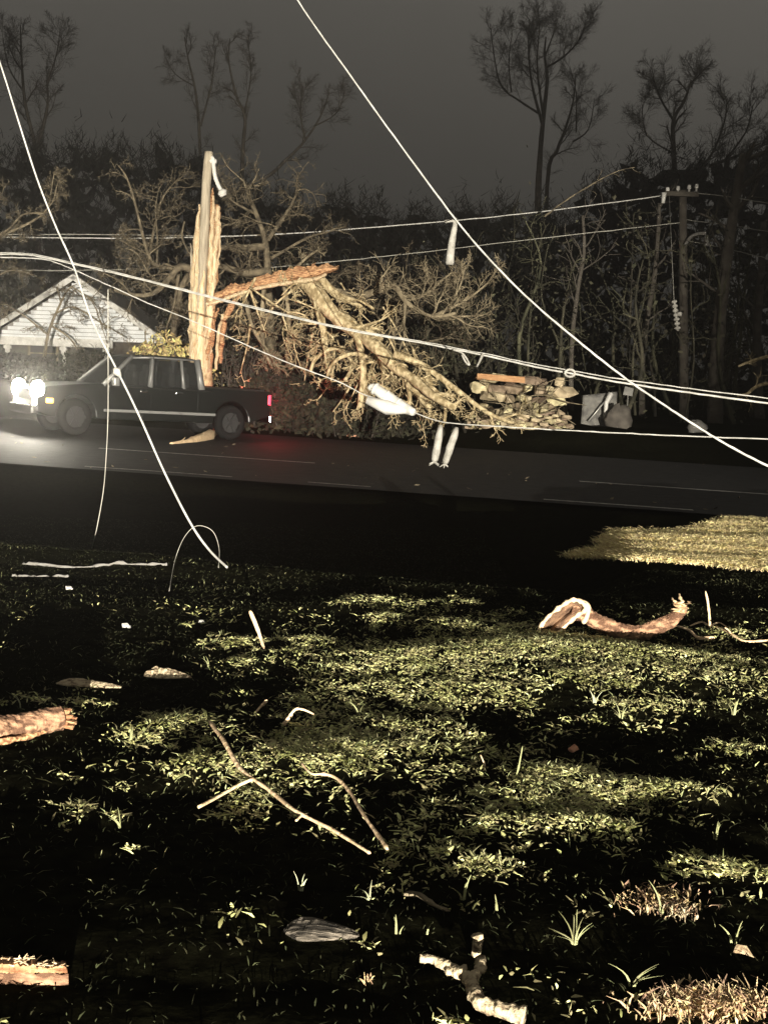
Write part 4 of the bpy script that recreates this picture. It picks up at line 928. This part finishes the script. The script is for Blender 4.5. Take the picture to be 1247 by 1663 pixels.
stick('stick', 'short crooked twig under the right end of the curled limb', [(1098, 1020), (1118, 1030), (1132, 1040), (1150, 1042), (1160, 1040)], .009, .012, 'woodpale', .012)
stick('forked_stick', 'long peeled Y shaped stick lying on the lawn left of centre', [(340, 1210), (362, 1246), (385, 1280), (410, 1311), (440, 1330), (475, 1354), (510, 1376), (545, 1395), (585, 1420), (600, 1432)], .0078, .005, 'woodpale', .085, jit=.15,
      ends=[([(410, 1312), (385, 1322), (355, 1337), (322, 1352)],   .0065, .0055), ([(497, 1366), (490, 1372), (480, 1373)], .005, .004)])
stick('stick', 'bent pale stick lying just right of the forked Y shaped one', [(488, 1275), (505, 1293), (525, 1298), (548, 1302), (570, 1332), (592, 1368), (612, 1400), (628, 1424)], .0045, .007, 'woodpale', .085, jit=.2)
d1 = G(427, 1052).y
stick('stick', 'pale stick poking up from the grass below the end of the steep cable', [(429, 1054), (423, 1035, d1), (414, 1010, d1), (406, 992, d1)], .008, .013, 'woodpale')
d1 = G(462, 1180).y
stick('stick', 'small hooked pale twig in the grass above the forked stick', [(460, 1182), (470, 1164, d1), (480, 1152, d1), (494, 1153, d1), (510, 1160, d1)], .007, .004, 'woodpale')
stick('stick', 'dull grey twig lying in the dark at lower centre', [(655, 1458), (680, 1463), (705, 1474), (730, 1485)], .010, .005, 'barkgrey', .008)
d1 = G(435, 1150).y
stick('stick', 'very short pale twig leaning above the hooked one', [(414, 1160), (424, 1148, d1), (434, 1137, d1)], .006, .008, 'woodpale')
d1 = G(682, 1180).y
stick('stick', 'thin dry stalk standing in grass right of the bent stick', [(784, 1262), (787, 1245, d1 - .5), (780, 1226, d1 - .5)], .004, .003, 'wood')
d1 = G(845, 1262).y
stick('stick', 'dry stalk standing at the left edge of the bright clover patch', [(838, 1268), (843, 1240, d1), (848, 1212, d1)], .004, .0025, 'blade')
stick('lichen_branch', 'knobbly lichen covered branch running off the bottom edge right of centre', [(680, 1588), (700, 1594), (725, 1602), (745, 1612), (762, 1630), (775, 1652), (800, 1668), (850, 1690)], .011, .019, 'lichen', .045, cat='branch', jit=.3,
      ends=[([(762, 1632), (772, 1615), (780, 1600), (779, 1590)], .012, .016), ([(745, 1612), (752, 1604)], .012, .009), ([(725, 1606), (728, 1616)], .012, .009)])
d1 = G(772, 1555).y
stick('lichen_stub', 'short lichen covered twig stub standing above the knobbly branch', [(772, 1557), (774, 1542, d1), (776, 1528, d1), (774, 1518, d1)], .011, .013, 'lichen', jit=.35)
# left logs
def log(name, label, pl, r, m, mend, lift, jit=.16, flat=1.0, nn=14):
    pts = gline(pl, lift); b_ = pts[0].copy(); root = thing(name, label, 'log', b_, group=WOODG)
    pts = smoothline(pts, 6); n = len(pts); mb = MB(); roughlog(mb, pts, [r, r * 1.04, r, r * .96, r], 26, .22, .14)
    part(mb, 'bark', m, root)
    e_ = pts[-1]; d = (pts[-1] - pts[-2]).normalized(); mb = MB()
    for k in range(16):
        a = random.uniform(0, 6.28); q_ = random.uniform(.1, .8) * r; o_ = Vector((0, math.cos(a) * q_, math.sin(a) * q_)); L_ = random.uniform(.01, .05)
        mb.box(e_ + o_ + d * (L_ * .3), (L_ * 2, r * random.uniform(.25, .6), r * random.uniform(.15, .5)), Matrix.Rotation(random.gauss(0, .25), 3, 'Y') @ Matrix.Rotation(random.gauss(-.1, .25), 3, 'Z'), jit=.3)
    part(mb, 'broken_end', mend, root, False)
    return root
lgl = log('broken_log', 'reddish barked broken log end coming in from the left edge', [(-90, 1222), (-40, 1214), (20, 1206), (60, 1200), (100, 1192)], .052, M['barkred'], M['torn'], .050)
mb = MB(); mb.tube(smoothline([G(-80, 1224, .02), G(0, 1214, .02), G(50, 1206, .02), G(75, 1201, .02)], 5), .014, 6, jit=.4); part(mb, 'torn_edge', M['torn'], lgl)
b_ = G(20, 1600); lt = thing('split_timber', 'split timber with a pale fuzzy top edge, at the bottom left corner', 'timber', b_, group=WOODG)
Db = b_.y
mb = MB(); n = 22
for i in range(n):
    px = -110 + (112 + 110) * i / (n - 1)
    top = 1578 + 3 * math.sin(i * 1.7) + (5 if i > n - 3 else 0); bot = 1606
    q = [P(px, bot, Db), P(px, top, Db - .01), P(px + 2, top - 3, Db + .10), P(px, bot - 6, Db + .12)]
    mb.v.extend([tuple(v + Vector((0, random.gauss(0, .003), random.gauss(0, .002)))) for v in q])
for i in range(n - 1):
    for j in range(4): mb.f.append((i * 4 + j, i * 4 + (j + 1) % 4, i * 4 + 4 + (j + 1) % 4, i * 4 + 4 + j)); mb.m.append(0)
mb.f.append((n * 4 - 4, n * 4 - 3, n * 4 - 2, n * 4 - 1)); mb.m.append(0)
part(mb, 'board', M['barkred'], lt, False)
mb = MB(); n = 90; rows = []
for i in range(n):
    px = -110 + (110 + 110) * i / (n - 1); h = (20 if px < 60 else 12) + 11 * mnoise.noise(Vector((px * .035, 3, 0))) + 4 * mnoise.noise(Vector((px * .16, 7, 0)))
    if i == n - 1: h = 4
    for (yy, dd) in ((1580, -.02), (1578 - h * .55, -.015), (1576 - h, .03), (1577 - h * .6, .09), (1580, .11)):
        rows.append(P(px, yy, Db + dd) + Vector((0, random.gauss(0, .0012), random.gauss(0, .0008))))
mb.add(rows, [(i * 5 + j, i * 5 + (j + 1) % 5, (i + 1) * 5 + (j + 1) % 5, (i + 1) * 5 + j) for i in range(n - 1) for j in range(5)]); part(mb, 'torn_top', M['torn'], lt, False)
mb = MB()
for k in range(220):
    px = random.uniform(-105, 104); p = P(px, 1572 - random.uniform(0, 16) * (1 if px < 60 else .5), Db + random.uniform(-.02, .06)); mb.tube([p, p + Vector((random.gauss(.008, .012), random.gauss(0, .008), random.uniform(-.004, .010)))], [.0022, .0008], 3)
part(mb, 'fibres', M['woodpale'], lt, False)
# peeling bark slabs
def barkslab(name, label, px0, px1, py, hpx, m, seed):
    r_ = random.Random(seed); c_ = G((px0 + px1) / 2, py); D = c_.y; mb = MB(); n = 40; rows = []
    for i in range(n):
        t = i / (n - 1); px = px0 + (px1 - px0) * t; e_ = min(1, 5 * t, 1.5 * (1 - t)) ** .6
        for j in range(6):
            s_ = j / 5; z = hpx / F * D * .7 * e_ * (math.sin(math.pi * s_) * .8 + .1) * (1 + .5 * mnoise.noise(Vector((t * 3, s_ * 9, seed))) + .25 * mnoise.noise(Vector((t * 14, s_ * 14, seed))))
            p = P(px + r_.uniform(-1.5, 1.5), py, D); g_ = Hf(p.x, D + (s_ - .4) * .12); rows.append(Vector((p.x, D + (s_ - .4) * .12 * e_ , g_ + z)))
    mb.add(rows, [(i * 6 + j, i * 6 + j + 1, (i + 1) * 6 + j + 1, (i + 1) * 6 + j) for i in range(n - 1) for j in range(5)])
    ob = solo(mb, name, m, c_, label, 'bark', WOODG, smooth=False); md = ob.modifiers.new('solid', 'SOLIDIFY'); md.thickness = .008; return ob
barkslab('bark_piece', 'ragged grey bark piece lying in the dark foreground below the Y shaped stick', 464, 582, 1524, 19, M['streak'], 1)
barkslab('bark_piece', 'mottled lichen bark strip on the lawn at left above the reddish log', 94, 196, 1117, 12, M['lichen'], 2)
barkslab('bark_piece', 'lumpy lichen bark chunk right of the mottled strip at left', 236, 308, 1104, 26, M['lichen'], 3)
mb = MB(); c_ = G(930, 1222, .012); mb.box(c_, (.042, .03, .02), Matrix.Rotation(-.5, 3, 'Y') @ Matrix.Rotation(.4, 3, 'Z'), jit=.3); solo(mb, 'wood_chip', M['redbit'], c_, 'small pinkish wood chip alone in the dark grass at right', 'wood chip', WOODG, False, .005)
for (x, y, s_, lab) in ((112, 959, .02, 'white scrap on the lawn left of the end of the steep cable'), (204, 1022, .022, 'pale scrap on the lawn at left, above the mottled bark strip'), (327, 1016, .016, 'tiny white scrap on the lawn below the end of the steep cable')):
    c_ = G(x, y, s_ * .5); mb = MB(); mb.box(c_, (s_ * 1.6, s_, s_), Matrix.Rotation(.6, 3, 'Z') @ Matrix.Rotation(.5, 3, 'X'), jit=.35); mb.box(c_ + Vector((s_, 0, -.3 * s_)), (s_, s_, s_ * .5), Matrix.Rotation(.2, 3, 'Y'), jit=.35); solo(mb, 'paper_scrap', M['white'], c_, lab, 'scrap', 'pale scraps on the lawn', False)
c_ = G(1205, 1562, .012); mb = MB(); u = [c_ + Vector((-.028, 0, .004)), c_ + Vector((-.012, -.018, .012)), c_ + Vector((.012, -.02, .006)), c_ + Vector((.030, -.004, -.006)), c_ + Vector((.015, .02, .016)), c_ + Vector((-.014, .02, .02))]; mb.add(u + [c_ + Vector((0, 0, .022))], [(i, (i + 1) % 6, 6) for i in range(6)]); solo(mb, 'dead_leaf', M['woodpale'], c_, 'pale curled dead leaf lying at the lower right edge of the lawn', 'leaf', WOODG)

# single grass tufts
def tuft(px, py, hpx, nb, sp, lab, m='blade'):
    b_ = G(px, py); D = b_.y; mb = MB(); hh = hpx / F * D
    for k in range(nb):
        a = random.uniform(0, 6.28); ln = hh * random.uniform(.3, 1.12); out = sp * random.uniform(.2, 1) * hh; wd = random.uniform(.0013, .0034)
        dr = Vector((math.cos(a), math.sin(a) * .7, 0)); sd = Vector((-dr.y, dr.x, 0)).normalized()
        if abs(sd.x) < .5: sd = Vector((1, 0, 0))
        p0 = b_ + dr * .006; rows = []
        for j in range(6):
            t = j / 5; c_ = p0 + dr * out * t * t + Vector((0, 0, ln * (t - .18 * sp * t * t))); w_ = wd * (1 - t ** 2.2) + .0004
            rows += [c_ - sd * w_, c_ + Vector((0, -.3 * w_, 0)), c_ + sd * w_]
        mb.add(rows, [(j * 3 + i, j * 3 + i + 1, j * 3 + 4 + i, j * 3 + 3 + i) for j in range(5) for i in range(2)])
    return solo(mb, 'grass_tuft', M[m], b_, lab, 'grass tuft', 'single grass tufts on the lawn')
for a in ((197, 1352, 52, 6, .5, 'upright grass tuft in the dark lawn left of the Y shaped stick'),
 (488, 1448, 38, 7, .6, 'broad bladed grass tuft just under the right arm of the Y shaped stick'),
 (600, 1466, 46, 9, .8, 'splayed grass tuft under the lower tip of the bent stick'),
 (752, 1462, 46, 6, .5, 'grass tuft of two long blades right of the dull grey twig'),
 (932, 1545, 62, 10, .8, 'wide splayed grass tuft alone in the dark at lower right'),
 (1025, 1606, 58, 8, .8, 'tall spreading grass tuft near the bottom, left of the dead grass clump'),
 (1190, 1538, 48, 7, .6, 'grass tuft above the curled dead leaf at lower right'),
 (36, 1152, 44, 4, .8, 'thin grass tuft in the dark at left above the reddish log'),
 (646, 1518, 34, 5, .25, 'narrow spike of grass right of the ragged grey bark piece'),
 (808, 1482, 30, 3, .3, 'narrow pale grass blade right of the two bladed tuft'),
 (1008, 1168, 32, 8, .7, 'pale grass tuft below the curled limb at right'),
 (965, 1150, 24, 6, .5, 'small grass tuft left of the pale one below the curled limb'),
 (583, 1162, 28, 6, .7, 'small pale grass tuft right of the hooked twig'),
 (340, 1090, 30, 5, .8, 'thin grass tuft right of the lumpy lichen bark chunk'),
 (690, 1525, 30, 3, .6, 'faint grass tuft right of the narrow spike'),
 (1190, 1165, 34, 5, .4, 'upright grass tuft near the right edge below the long twig'),
 (1160, 1372, 34, 5, .4, 'faint upright grass tuft at right, between two clover patches'),
 (212, 1215, 26, 3, .3, 'short pale grass blade right of the reddish log'),
 (1075, 1490, 55, 5, .4, 'tall pale blades rising from the small dead grass clump')):
    tuft(a[0], a[1], a[2], max(2, int(a[3] * random.uniform(.5, 1.2))), a[4] * random.uniform(.6, 1.7), a[5], random.choice(('blade', 'blade', 'tuftpale')))

# ------------------------------------------------------------------ ground cover nobody could count
def scatter(name, px, py, m, fac, w0, w1, h0, h1, flat, seed, zoff=0.0):
    """one mesh of small bent leaves at the ground under the given pixels"""
    r_ = np.random.RandomState(seed); X, Y = plane_pt(px, py); return scatter_xy(name, X, Y, m, w0, w1, h0, h1, flat, r_, zoff)
def scatter_xy(name, X, Y, m, w0, w1, h0, h1, flat, r_, zoff=0.0):
    ok = (Y > 1.2) & (Y < 20); X = X[ok]; Y = Y[ok]; n = len(X); Z = H(X, Y) + zoff
    wd = r_.uniform(w0, w1, n); ht = r_.uniform(h0, h1, n); a = r_.uniform(0, 6.28, n); ln = r_.normal(0, flat, (n, 2))
    sx_, sy_ = np.cos(a) * wd, np.sin(a) * wd; up = ht
    base = np.stack([X, Y, Z], -1); sd = np.stack([sx_, sy_, np.zeros(n)], -1); lift = np.stack([ln[:, 0] * ht, ln[:, 1] * ht, up], -1)
    mid = base + lift * .55; tip = base + lift * np.array([1, 1, .82])[None] + np.stack([ln[:, 0] * ht * .5, ln[:, 1] * ht * .5, 0 * X], -1)
    v = np.stack([base - sd * .35, base + sd * .35, mid + sd, tip + sd * .25, tip - sd * .25, mid - sd], 1).reshape(-1, 3)
    f = (np.arange(n)[:, None, None] * 6 + np.array([[0, 1, 2, 5], [5, 2, 3, 4]])[None]).reshape(-1, 4)
    me = bpy.data.meshes.new(name); me.vertices.add(len(v)); me.vertices.foreach_set('co', v.ravel()); me.loops.add(f.size); me.loops.foreach_set('vertex_index', f.ravel())
    me.polygons.add(len(f)); me.polygons.foreach_set('loop_start', np.arange(0, f.size, 4)); me.polygons.foreach_set('loop_total', np.full(len(f), 4)); me.update(calc_edges=True); me.materials.append(m)
    ob = bpy.data.objects.new(name, me); C.objects.link(ob); return kind(ob, 'stuff')
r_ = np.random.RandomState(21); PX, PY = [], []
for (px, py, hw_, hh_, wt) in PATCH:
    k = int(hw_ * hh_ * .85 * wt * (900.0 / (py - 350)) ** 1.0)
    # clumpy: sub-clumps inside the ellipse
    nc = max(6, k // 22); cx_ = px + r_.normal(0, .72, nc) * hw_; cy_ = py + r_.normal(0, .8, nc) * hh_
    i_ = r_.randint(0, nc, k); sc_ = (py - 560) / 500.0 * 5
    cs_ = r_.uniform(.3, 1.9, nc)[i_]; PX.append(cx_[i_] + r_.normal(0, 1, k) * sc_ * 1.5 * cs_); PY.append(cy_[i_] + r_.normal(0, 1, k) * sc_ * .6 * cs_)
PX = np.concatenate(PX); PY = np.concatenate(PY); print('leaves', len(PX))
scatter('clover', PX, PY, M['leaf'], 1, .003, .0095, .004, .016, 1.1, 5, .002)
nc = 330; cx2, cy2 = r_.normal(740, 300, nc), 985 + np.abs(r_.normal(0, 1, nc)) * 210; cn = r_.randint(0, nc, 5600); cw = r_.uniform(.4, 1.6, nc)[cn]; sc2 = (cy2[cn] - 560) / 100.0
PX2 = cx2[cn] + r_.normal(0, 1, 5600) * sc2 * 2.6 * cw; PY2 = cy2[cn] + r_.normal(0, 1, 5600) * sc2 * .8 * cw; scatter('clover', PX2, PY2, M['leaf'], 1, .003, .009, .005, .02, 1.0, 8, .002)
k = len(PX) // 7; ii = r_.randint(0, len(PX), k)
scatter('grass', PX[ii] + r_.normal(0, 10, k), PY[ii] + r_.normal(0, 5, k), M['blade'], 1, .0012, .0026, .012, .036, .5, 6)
# sparse lawn grass everywhere
k = 7000; X = r_.uniform(-3.6, 4.4, k); Y = 1.6 + (r_.uniform(0, 1, k) ** .8) * 8.4
X, Y = X[X + (Y - 3) * .6 > -.7], Y[X + (Y - 3) * .6 > -.7]; k = len(X)
msk = (np.sin(X * 3.1 + Y * 1.3) + np.sin(X * 1.2 - Y * 2.7 + 1) + np.sin(X * 7 + 2) * .5 + np.sin(Y * 9 + X) * .6 + r_.normal(0, .6, k)) > .3
scatter_xy('grass', X[msk], Y[msk], M['blade'], .001, .0024, .008, .026, .7, r_)
def clump(px, py, hw_, hh_, k, m, h0, h1, seed):
    rr_ = np.random.RandomState(seed); scatter('dead_grass', px + rr_.normal(0, .5, k) * hw_, py + rr_.normal(0, .5, k) * hh_, m, 1, .0012, .0045, h0, h1, .5, seed)
clump(1072, 1475, 62, 26, 320, M['redgrass'], .008, .03, 31); clump(1100, 1490, 30, 20, 120, M['lichen'], .01, .03, 33)
clump(1150, 1645, 110, 26, 900, M['redgrass'], .012, .045, 32); clump(600, 1600, 10, 5, 10, M['redgrass'], .01, .02, 34)
# straw past the ditch; its pale colour and outline paint the lit patch
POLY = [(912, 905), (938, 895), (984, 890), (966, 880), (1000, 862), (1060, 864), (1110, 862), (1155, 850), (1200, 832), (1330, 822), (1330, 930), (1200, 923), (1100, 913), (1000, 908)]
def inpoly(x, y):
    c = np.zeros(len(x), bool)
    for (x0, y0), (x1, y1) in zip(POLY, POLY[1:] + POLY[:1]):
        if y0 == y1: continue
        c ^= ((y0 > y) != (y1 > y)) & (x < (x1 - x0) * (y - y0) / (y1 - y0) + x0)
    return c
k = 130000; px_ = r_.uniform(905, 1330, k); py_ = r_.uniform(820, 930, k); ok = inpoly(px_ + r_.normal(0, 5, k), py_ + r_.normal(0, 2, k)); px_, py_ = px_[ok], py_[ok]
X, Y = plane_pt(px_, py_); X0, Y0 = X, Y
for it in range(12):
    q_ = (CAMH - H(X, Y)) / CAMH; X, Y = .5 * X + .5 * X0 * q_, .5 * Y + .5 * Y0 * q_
scatter_xy('lit_straw', X, Y, M['lit_straw'], .003, .008, .012, .045, .9, r_)
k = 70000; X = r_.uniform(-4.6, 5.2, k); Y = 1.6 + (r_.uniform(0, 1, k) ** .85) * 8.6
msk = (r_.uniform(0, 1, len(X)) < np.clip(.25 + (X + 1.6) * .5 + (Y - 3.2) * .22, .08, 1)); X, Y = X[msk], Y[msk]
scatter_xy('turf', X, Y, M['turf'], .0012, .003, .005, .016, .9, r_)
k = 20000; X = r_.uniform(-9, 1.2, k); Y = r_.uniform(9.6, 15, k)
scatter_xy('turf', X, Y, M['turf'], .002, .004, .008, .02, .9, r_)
# leaf and twig bits blown over the road
mb = MB()
for k in range(170):
    x_, u_ = random.uniform(-9, 10), random.choice((random.uniform(17, 18.2), random.uniform(17, 27.3), random.gauss(20.6, .8)))
    p = Vector((x_, u_ - .15 * x_, float(zroad(x_)) + .012)); a = random.uniform(0, 6.28); s_ = random.uniform(.012, .06); d_ = Vector((math.cos(a), math.sin(a), random.uniform(-.1, .5))) * s_; e_ = Vector((-d_.y, d_.x, random.uniform(0, .4) * s_)) * random.uniform(.15, .7)
    mb.add([p - d_, p + e_, p + d_, p - e_], [(0, 1, 2, 3)])
kind(mb.build('road_litter', M['barkgrey'], smooth=False), 'stuff')


# ------------------------------------------------------------------ night mist
mb = MB(); mb.box((0, 90, 21.5), (430, 340, 53))
hz = mb.build('haze', [], smooth=False); kind(hz, 'stuff')
hm = bpy.data.materials.new('mist'); hm.use_nodes = True; hn = hm.node_tree; hn.nodes.clear()
ho = hn.nodes.new('ShaderNodeOutputMaterial'); hv = hn.nodes.new('ShaderNodeVolumePrincipled')
hv.inputs['Color'].default_value = (.82, .80, .77, 1); hv.inputs['Density'].default_value = 0.0034; hv.inputs['Anisotropy'].default_value = .85
hn.links.new(hv.outputs[0], ho.inputs['Volume']); hz.data.materials.append(hm)
